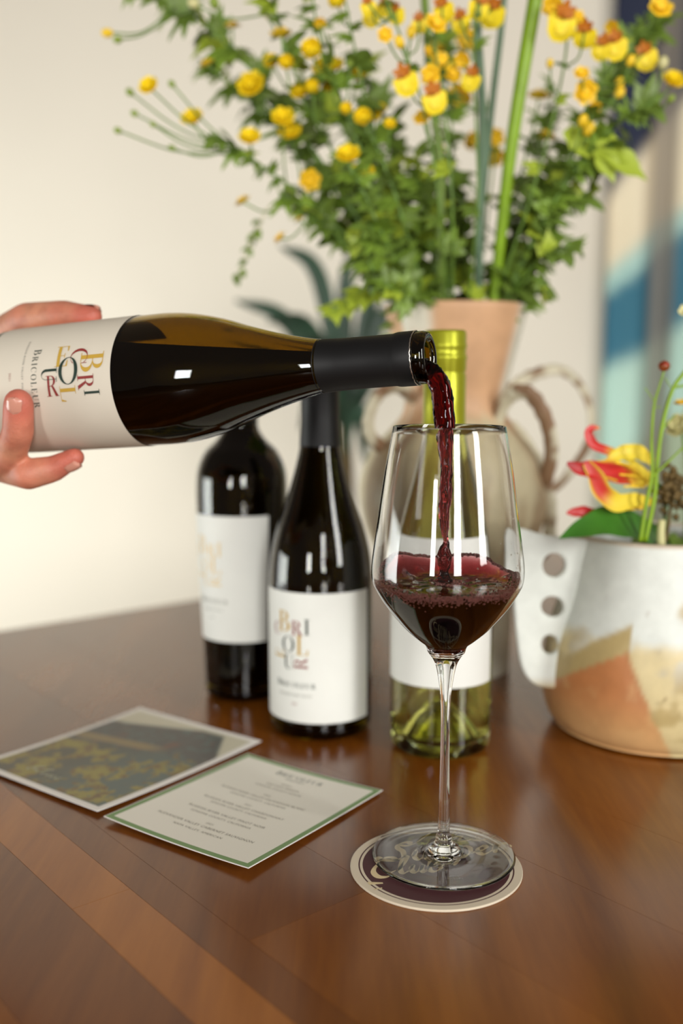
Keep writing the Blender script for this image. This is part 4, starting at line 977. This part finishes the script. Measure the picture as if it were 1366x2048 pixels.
spray('orchid_spray', 'dancing lady orchid spray at the upper right, largest lips near the thick stalk', OR, None, [(985, 640, .92), (1060, 400, .91), (1110, 220, .90), (1135, 60, .89), (1110, -30, .89)],
      [(1127, 33, 28, 'o'), (1170, 60, 22, 'o'), (1105, 12, 17, 'a'), (1155, 35, 12, 'a'), (1100, 130, 9, 'y')], 5, (.014, .024), r0=.0013)
spray('orchid_spray', 'dancing lady orchid spray furthest right, reaching across the navy cloth', OR, None, [(1000, 640, .93), (1110, 400, .92), (1175, 240, .91), (1230, 110, .90), (1320, 0, .90)],
      [(1205, 88, 19, 'o'), (1230, 82, 22, 'o'), (1290, 105, 21, 'o'), (1320, 18, 20, 'a'), (1260, 125, 11, 'y'), (1238, 168, 11, 'y'), (1237, 188, 12, 'y'), (1170, 183, 20, 'a'), (1185, 215, 14, 'a'), (1163, 148, 13, 'a'), (1165, 245, 12, 'y'), (1176, 262, 14, 'y'), (1225, 55, 13, 'a')], 8, (.016, .028), r0=.0013)
# the thick stalk and the two straight blue-green stems
def stalk(name, lab, path, r, mat, flat=None):
    path = [(path[0][0], path[0][1], max(.945, path[0][2]))] + list(path[1:])
    pts = [P(*q) for q in path]; rp_ = Vector((vx+(pts[0].x-vx)*0.5, vy+(pts[0].y-vy)*0.5, 0.19)); cur = [Vector(q) for q in crom([tuple(rp_)]+[tuple(q) for q in pts], 10)]
    root = empty(name, rp_); tag(root, lab, 'stem'); n = len(cur)
    add('stem', mesh('stem', *tube(cur, [r[0]+(r[1]-r[0])*i/(n-1) for i in range(n)], 12), MAT[mat]), root)
    return root, cur
rt, cur = stalk('thick_stalk', 'thick bright green stalk leaning right through the bouquet', [(985, 630, .945), (1003, 460, .93), (1022, 300, .915), (1045, 150, .905), (1070, 0, .90), (1090, -120, .895)], (.0046, .0066), 'thick')
stalk('straight_stem', 'straight blue green stem standing just left of the thick stalk', [(955, 630, .95), (958, 450, .935), (965, 250, .915), (955, 60, .895), (948, -60, .89)], (.0042, .0034), 'bluestem')
stalk('straight_stem', 'thin blue green stem leaning right behind the other straight stem', [(950, 630, .95), (965, 400, .95), (985, 200, .955), (1002, 60, .96), (1012, -60, .96)], (.0034, .0030), 'bluestem')
stalk('straight_stem', 'dark green straight stem in the shade of the bouquet centre', [(885, 630, .93), (880, 480, .93), (880, 330, .935), (860, 150, .94), (845, -60, .95)], (.0046, .0036), 'leaf_b')
# filling foliage
FG = 'leafy green sprays in the tall vase'
TIPS = ['low on the left, tip beside the drooping buttercups', 'left of centre, tip behind the two low round buttercups', 'tip just below the small pair of buttercups in the centre', 'tip under the long tail of hanging orchid florets', 'far back behind the dark green straight stem', 'short, between the dark green and blue green straight stems', 'dense, right of the thick stalk below the flat yellow flowers', 'reaching furthest right, just below the big lobed leaf', 'short and upright, above the drooping twig right of the vase', 'at the back, just right of the thick stalk', 'at the back behind the cluster of four big buttercups', 'upright at the back behind the upper middle buttercups', 'at the back, reaching far left behind the upper left buttercups', 'at the back, climbing to the top edge at the left', 'in front, low and left of centre over the vase rim', 'tall and thin at the back between the middle orchid sprays', 'at the back, reaching the top right corner over navy cloth', 'lowest in front, just above the left of the vase rim']
for ti, (pth, n_, sz) in enumerate([([(830, 640, 1.0), (740, 500, 1.02), (660, 440, 1.03), (630, 410, 1.03)], 22, (.02, .036)), ([(850, 640, .98), (790, 480, .98), (720, 380, .99), (660, 330, 1.0)], 26, (.02, .036)),
        ([(870, 640, 1.0), (830, 470, 1.02), (780, 360, 1.03), (740, 280, 1.04)], 26, (.02, .036)), ([(880, 640, .95), (860, 480, .95), (840, 380, .95), (830, 300, .96)], 24, (.02, .034)),
        ([(900, 640, 1.02), (900, 500, 1.04), (890, 380, 1.05), (870, 280, 1.06)], 24, (.02, .036)), ([(930, 640, 1.0), (930, 500, 1.02), (925, 420, 1.03), (915, 360, 1.03)], 16, (.018, .032)),
        ([(1000, 640, .99), (1050, 480, .99), (1085, 390, .99), (1130, 330, .99)], 26, (.02, .036)), ([(1010, 640, .95), (1070, 520, .94), (1110, 430, .94), (1190, 375, .94)], 20, (.018, .034)),
        ([(1020, 640, .97), (1060, 560, .96), (1090, 480, .955), (1110, 400, .95)], 20, (.018, .03)), ([(980, 640, 1.03), (1010, 520, 1.04), (1040, 430, 1.05), (1075, 300, 1.06), (1110, 170, 1.07)], 26, (.02, .034)),
        ([(860, 640, 1.04), (760, 350, 1.06), (660, 230, 1.08), (600, 160, 1.09)], 24, (.022, .036)), ([(870, 640, 1.03), (790, 300, 1.05), (740, 190, 1.06), (720, 100, 1.07)], 28, (.022, .036)),
        ([(820, 640, 1.02), (690, 420, 1.04), (560, 260, 1.05), (460, 170, 1.06), (400, 120, 1.06)], 26, (.022, .036)), ([(830, 640, 1.0), (640, 330, 1.02), (490, 120, 1.03), (360, 0, 1.04), (330, -40, 1.04)], 26, (.022, .04)),
        ([(850, 640, .93), (800, 560, .91), (760, 500, .90), (740, 450, .89)], 18, (.018, .03)), ([(900, 640, 1.0), (905, 300, 1.02), (890, 150, 1.03), (900, 40, 1.04)], 26, (.020, .032)),
        ([(1010, 640, 1.0), (1130, 330, 1.01), (1210, 180, 1.02), (1270, 90, 1.02), (1330, 40, 1.02)], 36, (.022, .038)), ([(835, 640, .90), (800, 590, .885), (760, 560, .88), (735, 520, .875)], 16, (.016, .028))]):
    spray('leafy_spray', 'leafy spray ' + TIPS[ti], 'foliage', FG, pth, (), n_, sz, start=0.3)
spray('leafy_spray', 'small leafy twig drooping right of the vase mouth', 'foliage', None, [(1010, 630, .93), (1060, 540, .92), (1110, 500, .91), (1165, 492, .905)], (), 12, (.014, .024), start=.55)
spray('leafy_spray', 'tiny curling leafy twig hanging low right of the vase mouth', 'foliage', None, [(1020, 630, .93), (1050, 565, .92), (1080, 560, .915), (1098, 600, .91)], (), 8, (.010, .016), start=.6)
spray('leafy_spray', 'yellow green leafy twig hanging left below the vase mouth', 'foliage', None, [(810, 630, .92), (760, 585, .91), (710, 600, .905), (660, 625, .90)], (), 10, (.016, .024), start=.6, leaf_set=[LEAVES[4]])
spray('leafy_spray', 'leafy twig ending in a big lobed leaf before the curtain', 'foliage', None, [(1010, 630, .93), (1100, 420, .92), (1180, 310, .91), (1230, 290, .905)], [], 10, (.02, .03), start=.4)
big = leaf_mesh('leaf', MAT['leaf_c'], [(0, 1, .17), (.7, .7, .15), (-.7, .6, .14), (0.3, .85, .1)], 1.0, 3)
for o in COL.objects:
    if o.get('label', '').startswith('leafy twig ending'): place('leaf', big, o, P(1195, 300, .905), (0.1, -1, .5), .052, Vector((1, 0, -.42))); place('leaf', big, o, P(1150, 300, .905), (0.1, -1, .3), .042, Vector((.5, 0, .6)))
spray('grass_strand', 'pale drooping grass strand hanging left of the bouquet', 'grass', None, [(815, 640, 1.0), (680, 430, 1.0), (560, 400, 1.0), (510, 470, 1.0), (470, 570, 1.0)], (), 16, (.006, .012), 'cream_bud', .0010, .0005, start=.75, leaf_set=ENTIRE)
# ------------------------------------------------------------------ potted palm on the floor behind
def palm():
    px_, py_ = P(690, 780, 1.85).x, 1.85
    root = empty('potted_palm', (px_, py_, -0.75)); tag(root, 'dark potted palm with long pointed leaves standing behind the table by the wall', 'plant')
    add('pot', mesh('pot', *lathe([(0, -.75), (.11, -.75), (.13, -.72), (.15, -.45), (.155, -.44), (.155, -.42), (.142, -.42), (.135, -.46), (0, -.46)], 40, False, Iz(px_, py_)), MAT['palm_pot']), root)
    add('soil', mesh('soil', *lathe([(0, -.45), (.137, -.455)], 32, False, Iz(px_, py_)), MAT['soil']), root)
    v, f = tube([Vector((px_, py_, -.46)), Vector((px_+.01, py_, -.1)), Vector((px_, py_, .2))], [.02, .016, .012], 8); add('trunk', mesh('trunk', v, f, MAT['seed']), root)
    rn = random.Random(8)
    tips = [(560, 490, 1.80, 640, 560), (700, 500, 1.85, 690, 600), (470, 600, 1.8, 580, 650), (535, 640, 1.75, 620, 660), (770, 520, 1.9, 740, 600), (800, 640, 1.9, 760, 640), (590, 700, 1.7, 640, 690), (640, 900, 1.72, 640, 790), (730, 930, 1.75, 720, 820), (830, 780, 1.9, 780, 700), (690, 920, 1.7, 700, 800), (600, 860, 1.8, 640, 760)]
    for tx, ty, Y, mx, my in tips:
        a = Vector((px_, py_, .2)); m_ = P(mx, my, (Y+py_)/2); e = P(tx, ty, Y); cv = [Vector(q) for q in crom([tuple(a), tuple(m_), tuple(e)], 8)]; vs, fs = [], []
        for i, p in enumerate(cv):
            t = i/(len(cv)-1); d = (cv[min(i+1, len(cv)-1)]-cv[max(0, i-1)]).normalized(); s = d.cross(Vector((rn.uniform(-.2, .2), 1, .2))).normalized(); w_ = .015*math.sin(PI*(.12+.88*t))**.8+.001
            vs += [p-s*w_, p+Vector((0, .006, -.004)), p+s*w_]
        for i in range(len(cv)-1):
            for k in range(2): q = i*3+k; fs.append((q, q+1, q+4, q+3))
        add('leaf', mesh('leaf', vs, fs, MAT['palm']), root)
palm()

# ------------------------------------------------------------------ dip-glazed planter at the right
qx, qy = P(1312, 1300, .795).x, 0.795
def planter():
    root = empty('stoneware_planter', (qx, qy, 0)); tag(root, 'white glazed stoneware pot with bare terracotta patch and pierced lug, at the right edge', 'planter')
    prof = [(0.0, 0.002), (0.072, 0.002), (0.079, 0.004), (0.0855, 0.012), (0.0905, 0.03), (0.0905, 0.05), (0.0860, 0.08), (0.0775, 0.11), (0.0715, 0.14), (0.0680, 0.156), (0.0670, 0.1595), (0.0650, 0.160), (0.0635, 0.158), (0.0655, 0.14), (0.074, 0.10), (0.078, 0.05), (0.07, 0.02), (0.0, 0.012)]
    pr = [(max(0, float(a)), float(b)) for a, b in crom(prof, 8)]; pr[0] = (0.0, .002); pr[-1] = (0.0, .012)
    v, f = lathe(pr, 220)
    white_, ochre, terra, terra2, creamy, spot, rim_ = [lin(c) for c in ((224, 228, 220), (182, 160, 108), (190, 124, 74), (214, 170, 116), (214, 196, 146), (120, 88, 48), (190, 168, 140))]
    cols = []; out = []
    for q in v:
        a = (math.degrees(math.atan2(q.y, q.x))+90+17.5+180) % 360-180      # 0 = towards the lens, negative = left
        n1 = noise.fractal((q.x*45, q.y*45, q.z*45), 1.0, 2.0, 4); n2 = noise.noise((q.x*90+7, q.y*90, q.z*90)); n3 = noise.noise((q.x*18+2, q.y*18, q.z*18))
        c = white_
        # cream glaze with ochre clouds towards the right and below
        low = 0.088+0.006*n1+0.02*math.sin(math.radians(a*2))*0
        c = mix(c, mix(creamy, mix(ochre, white_, sm(0, .5, n3)), sm(-.15, .35, n1)), 1-sm(low-.006, low+.006, q.z))
        t_ = max(0, min(1, (a+80)/66)); top = .026+.055*t_           # edge of the bare clay, rising to the right
        oc = top+.014+.006*sm(0, 1, t_)
        if a < -13: c = mix(c, ochre, 1-sm(oc-.003, oc+.003, q.z+.0015*n1))
        right_edge = -14+24*(1-q.z/.081)
        clay = (1-sm(top-.0012, top+.0012, q.z+.0008*n1))*(1-sm(right_edge-1.2, right_edge+1.2, a+1.2*n1)) if -120 < a < 40 else 0
        c = mix(c, mix(mix(terra, terra2, sm(.055, .005, q.z)), terra2, .5*sm(0, .5, n1)), clay)
        if q.z > .05 and clay < .5: c = mix(c, spot, .75*sm(.58, .68, n2))
        da, dz = (a-14)/5, (q.z-.113)/.006
        c = mix(c, ochre, .8*(1-sm(.3, 1.6, math.hypot(da, dz)+.8*n1)))
        c = mix(c, rim_, .8*sm(.156, .159, q.z))
        cols.append(c); s = 1+.012*n3+(.0 if clay > .5 else .004); out.append(Vector((qx+q.x*s, qy+q.y*s, q.z)))
    add('pot_body', recalc(mesh('pot_body', out, f, MAT['pot'], True, cols)), root)
    add('soil', mesh('soil', *lathe([(0, .136), (.035, .137), (.0655, .134)], 48, False, Iz(qx, qy)), MAT['soil']), root)
    # the pierced lug: a thick slab with three holes
    Y0 = .768
    outl = [(1215, 1083), (1150, 1078), (1090, 1071), (1032, 1060), (1026, 1120), (1028, 1200), (1036, 1290), (1046, 1338), (1066, 1366), (1098, 1376), (1140, 1370), (1165, 1310), (1190, 1200)]
    outl = [tuple(q) for q in crom(outl+[outl[0]], 5)][:-1]
    holes = []
    for cx, cy_, rx, ry, tl in ((1108, 1131, 23, 25, 0), (1105, 1214, 23, 21, .4), (1100, 1290, 17, 20, -.2)):
        holes.append([(cx+rx*math.cos(a)*math.cos(tl)-ry*math.sin(a)*math.sin(tl), cy_+rx*math.cos(a)*math.sin(tl)+ry*math.sin(a)*math.cos(tl)) for a in [2*PI*k/24 for k in range(24)]])
    loops = [[Vector((*q, 0)) for q in outl]] + [[Vector((*q, 0)) for q in h] for h in holes]
    tris = tessellate_polygon(loops); flat = [q for l in loops for q in l]; n = len(flat); vs = []
    dep = lambda q: Y0 + .00012*(q.x-1030)*0.25
    for q in flat: vs.append(P(q.x, q.y, dep(q)))
    for q in flat: vs.append(P(q.x, q.y, dep(q)) + Vector((0, .008, 0)))
    fs = [tuple(t) for t in tris] + [tuple(i+n for i in t[::-1]) for t in tris]; st = 0
    for l in loops:
        m = len(l)
        for k in range(m): fs.append((st+k, st+(k+1) % m, n+st+(k+1) % m, n+st+k))
        st += m
    cl = [mix(white_, ochre, sm(.05, .035, q.z)) for q in vs]
    me = recalc(mesh('pierced_lug', vs, fs, MAT['pot'], False, cl)); bm = bmesh.new(); bm.from_mesh(me)
    bmesh.ops.bevel(bm, geom=[e for e in bm.edges if len(e.link_faces) == 2 and e.calc_face_angle(0) > 1.0], offset=.0012, segments=2, affect='EDGES'); bm.to_mesh(me); bm.free()
    add('pierced_lug', me, root)['label'] = 'white glazed lug with three round holes'
planter()
# ---- what grows in the planter
def strip(path, width, colfn, fold=.25, nrm=(0, -1, .25), n=8):
    cv = [Vector(q) for q in crom([tuple(P(*q)) for q in path], n)]; vs, fs, cl = [], [], []; m = len(cv)
    for i, p in enumerate(cv):
        t = i/(m-1); d = (cv[min(i+1, m-1)]-cv[max(0, i-1)]).normalized(); s = d.cross(Vector(nrm)).normalized(); nn = s.cross(d); w_ = width(t)
        for k in (-1, -.6, 0, .6, 1):
            wv = 0.06*w_*math.sin(t*22+k) if abs(k) == 1 else 0
            vs.append(p+s*(w_*k+wv)+nn*(fold*w_*k*k)); cl.append(colfn(t, abs(k)))
    for i in range(m-1):
        for k in range(4): q = i*5+k; fs.append((q, q+1, q+6, q+5))
    return vs, fs, cl
def lily():
    root_p = Vector((qx-.01, qy-.02, .13)); root = empty('flame_lily', root_p); tag(root, 'red and yellow flame lily with wavy swept petals in the stoneware pot', 'flower')
    red, crim, yel, org = [lin(c) for c in ((206, 44, 40), (170, 26, 30), (238, 212, 66), (206, 120, 40))]
    Y = .745
    wpet = lambda m: (lambda t: 1.05*m*(math.sin(PI*(.10+.86*t))**.75))
    edge = lambda a, b, lim: (lambda t, k: mix(mix(a, b, sm(.45, 1, k)), yel, sm(lim, lim+.35, t)))
    pets = [([(1290, 962, Y+.02), (1240, 952, Y), (1190, 940, Y-.01), (1160, 938, Y-.012), (1134, 926, Y-.012)], .0062, lambda t, k: mix(mix(org, red, sm(.0, .3, t)), crim, sm(.6, 1, t))),
            ([(1172, 925, Y-.012), (1188, 950, Y-.012), (1205, 985, Y-.01), (1232, 1005, Y-.006), (1270, 1000, Y+.004), (1300, 1000, Y+.016)], .0070, lambda t, k: mix(mix(red, yel, sm(.55, .95, k)), yel, sm(.38, .6, t))),
            ([(1300, 962, Y+.02), (1270, 955, Y+.01), (1232, 942, Y+.0), (1195, 937, Y-.008), (1176, 930, Y-.01)], .0075, lambda t, k: mix(mix(yel, red, sm(.1, .5, t)*(1-sm(.55, .9, k))), red, sm(.8, 1, t))),
            ([(1305, 925, Y+.02), (1275, 905, Y+.012), (1240, 908, Y+.006), (1212, 922, Y)], .0058, lambda t, k: mix(yel, org, .7*sm(.8, 1, t))),
            ([(1300, 950, Y+.02), (1250, 915, Y+.01), (1215, 902, Y+.004), (1188, 890, Y), (1176, 868, Y), (1184, 856, Y+.002), (1200, 856, Y+.004)], .0034, lambda t, k: mix(mix(yel, red, sm(.2, .4, t)), mix(red, yel, .3), sm(.85, 1, t))),
            ([(1215, 1040, Y+.01), (1185, 1030, Y), (1160, 1024, Y-.004), (1133, 1026, Y-.004)], .0046, lambda t, k: mix(crim, red, t)),
            ([(1306, 1002, Y+.02), (1270, 1008, Y+.008), (1240, 1004, Y), (1212, 990, Y-.006)], .0048, lambda t, k: mix(yel, org, .4*k))]
    for path, wd, cf in pets:
        v, f, cl = strip(path, wpet(wd), cf, .3); add('petal', mesh('petal', v, f, MAT['lily'], True, cl), root)
    cv = [Vector(q) for q in crom([tuple(root_p), tuple(P(1330, 1040, Y+.04)), tuple(P(1325, 980, Y+.03)), tuple(P(1300, 962, Y+.02))], 8)]
    add('stem', mesh('stem', *tube(cv, [.0016]*len(cv), 8), MAT['stem']), root)
    v, f = join(*[tube([P(1296, 962, Y+.018), P(1270+rp.uniform(-20, 20), 930+k*22, Y-.002), P(1232+k*8, 925+k*24, Y-.02)], [.0007]*3, 6) for k in range(3)])
    add('stamens', mesh('stamens', v, f, MAT['amber']), root)
lily()
def planter_bits():
    Y = .75
    # big leaf
    rp_ = Vector((qx, qy-.02, .13)); root = empty('leaf_spray', rp_); tag(root, 'large pointed dark green leaf lying over the stoneware pot rim', 'leaf')
    v, f, cl = strip([(1330, 1075, Y+.03), (1285, 1058, Y+.01), (1235, 1045, Y-.008), (1180, 1052, Y-.02), (1118, 1077, Y-.028)], lambda t: .0145*math.sin(PI*(.16+.84*t))**.9+.0002, lambda t, k: (1, 1, 1), .12, (0, -.75, .65), 10)
    add('leaf_blade', mesh('leaf_blade', v, f, MAT['bigleaf']), root)
    cv = [rp_, P(1345, 1085, Y+.03), P(1330, 1075, Y+.03)]; add('stem', mesh('stem', *tube(cv, [.0015]*3, 6), MAT['stem']), root)
    # budded stem
    def stem_thing(name, lab, cat, path, r, side=(), mat='thick'):
        cv = [Vector(q) for q in crom([tuple(P(*q)) for q in path], 8)]; rt = empty(name, cv[0]); tag(rt, lab, cat); n = len(cv); segs = [tube(cv, [r[0]+(r[1]-r[0])*i/(n-1) for i in range(n)], 8)]
        for s_ in side: c2 = [Vector(q) for q in crom([tuple(P(*q)) for q in s_[0]], 5)]; segs.append(tube(c2, [s_[1]]*len(c2), 5))
        add('stem', mesh('stem', *join(*segs), MAT[mat]), rt); return rt, cv
    rt, cv = stem_thing('budded_stem', 'slender green stem topped with a round russet bud, in the stoneware pot', 'flower', [(1281, 1082, .735), (1292, 1010, .735), (1304, 950, .735), (1303, 880, .735), (1308, 812, .735), (1318, 775, .735), (1328, 742, .735)], (.0017, .0007),
        [([(1310, 806, .735), (1300, 790, .735), (1290, 776, .735)], .0004), ([(1309, 812, .735), (1316, 815, .735), (1322, 813, .735)], .0003), ([(1303, 955, .735), (1330, 930, .737), (1366, 895, .74)], .0008)])
    b = cv[-1]; add('bud', mesh('bud', *ico(b+Vector((0, 0, .0036)), (.0044, .0044, .0039), 3), MAT['redbud']), rt)['label'] = 'russet red button bud'
    v, f = lathe([(.0012, 0), (.0034, .0012), (.0045, .003)], 16, False, Matrix.Translation(b)); add('calyx', mesh('calyx', v, f, MAT['stem']), rt)
    stem_thing('green_stem', 'stouter green stem forking at the right edge behind the russet bud', 'flower', [(1290, 1082, .742), (1308, 1000, .742), (1314, 930, .742), (1325, 850, .742), (1345, 780, .742), (1372, 740, .742)], (.0018, .0014),
        [([(1350, 775, .742), (1375, 770, .742)], .0010), ([(1346, 780, .742), (1336, 765, .742), (1330, 755, .742)], .0004), ([(1320, 870, .742), (1332, 850, .742), (1350, 830, .742)], .0005)])
    rt, cv = stem_thing('seed_head', 'brown clustered seed head low at the right edge of the stoneware pot', 'seed head', [(1330, 1085, .765), (1340, 1030, .765), (1345, 960, .765)], (.0016, .0012), (), 'seed')
    rs = random.Random(2); parts = []
    for k in range(110): parts.append(ico(P(1345+rs.gauss(0, 13), 985+rs.gauss(0, 24), .765+rs.uniform(-.012, .012)), rs.uniform(.0016, .0034), 1))
    add('seeds', mesh('seeds', *join(*parts), MAT['seed']), rt)['kind'] = 'stuff'
    rt, cv = stem_thing('cream_flower', 'small cream flower with an orange edge at the right edge beside the stems', 'flower', [(1370, 1085, .77), (1372, 950, .77), (1362, 850, .77)], (.0012, .0008), (), 'stem')
    place('flower', rosette('flower', 'cream_bud', [(7, 1, .4, .5, 0), (6, .8, .35, .9, .08)], (.3, .2)), rt, cv[-1]+Vector((0, 0, -.002)), (-.6, -.5, .4), .0115)
    place('flower', FLOWER[2], rt, P(1362, 808, .77), (-.2, -.2, 1), .006)
    rt, cv = stem_thing('cream_flower', 'little cream flower on a bare stem, highest at the right edge', 'flower', [(1385, 1085, .775), (1392, 850, .775), (1372, 625, .775)], (.0012, .0008), (), 'stem')
    place('flower', rosette('flower', 'cream_bud', [(6, 1, .4, .6, 0)], (.3, .2)), rt, cv[-1], (-.3, -.6, .4), .0065)
    rt = empty('leaf_clump', Vector((qx, qy-.01, .13))); tag(rt, 'dark green leaves filling the stoneware pot behind the lily', 'foliage')
    for k in range(26):
        p = Vector((qx+rs.uniform(-.03, .05), qy+rs.uniform(-.045, .03), .134)); x = Vector((rs.uniform(-.6, .6), rs.uniform(-.6, .4), 1)); place('leaf', rp.choice([LEAVES[1], LEAVES[3], ENTIRE[1]]), rt, p, (rs.uniform(-.3, .3), -1, .3), rs.uniform(.02, .036), x)
    rt, cv = stem_thing('pale_stem', 'pale thick cut stem standing in the stoneware pot behind the bright stems', 'flower', [(1322, 1090, .752), (1322, 1062, .752), (1324, 1040, .752)], (.0034, .0028), (), 'cream_bud')
planter_bits()
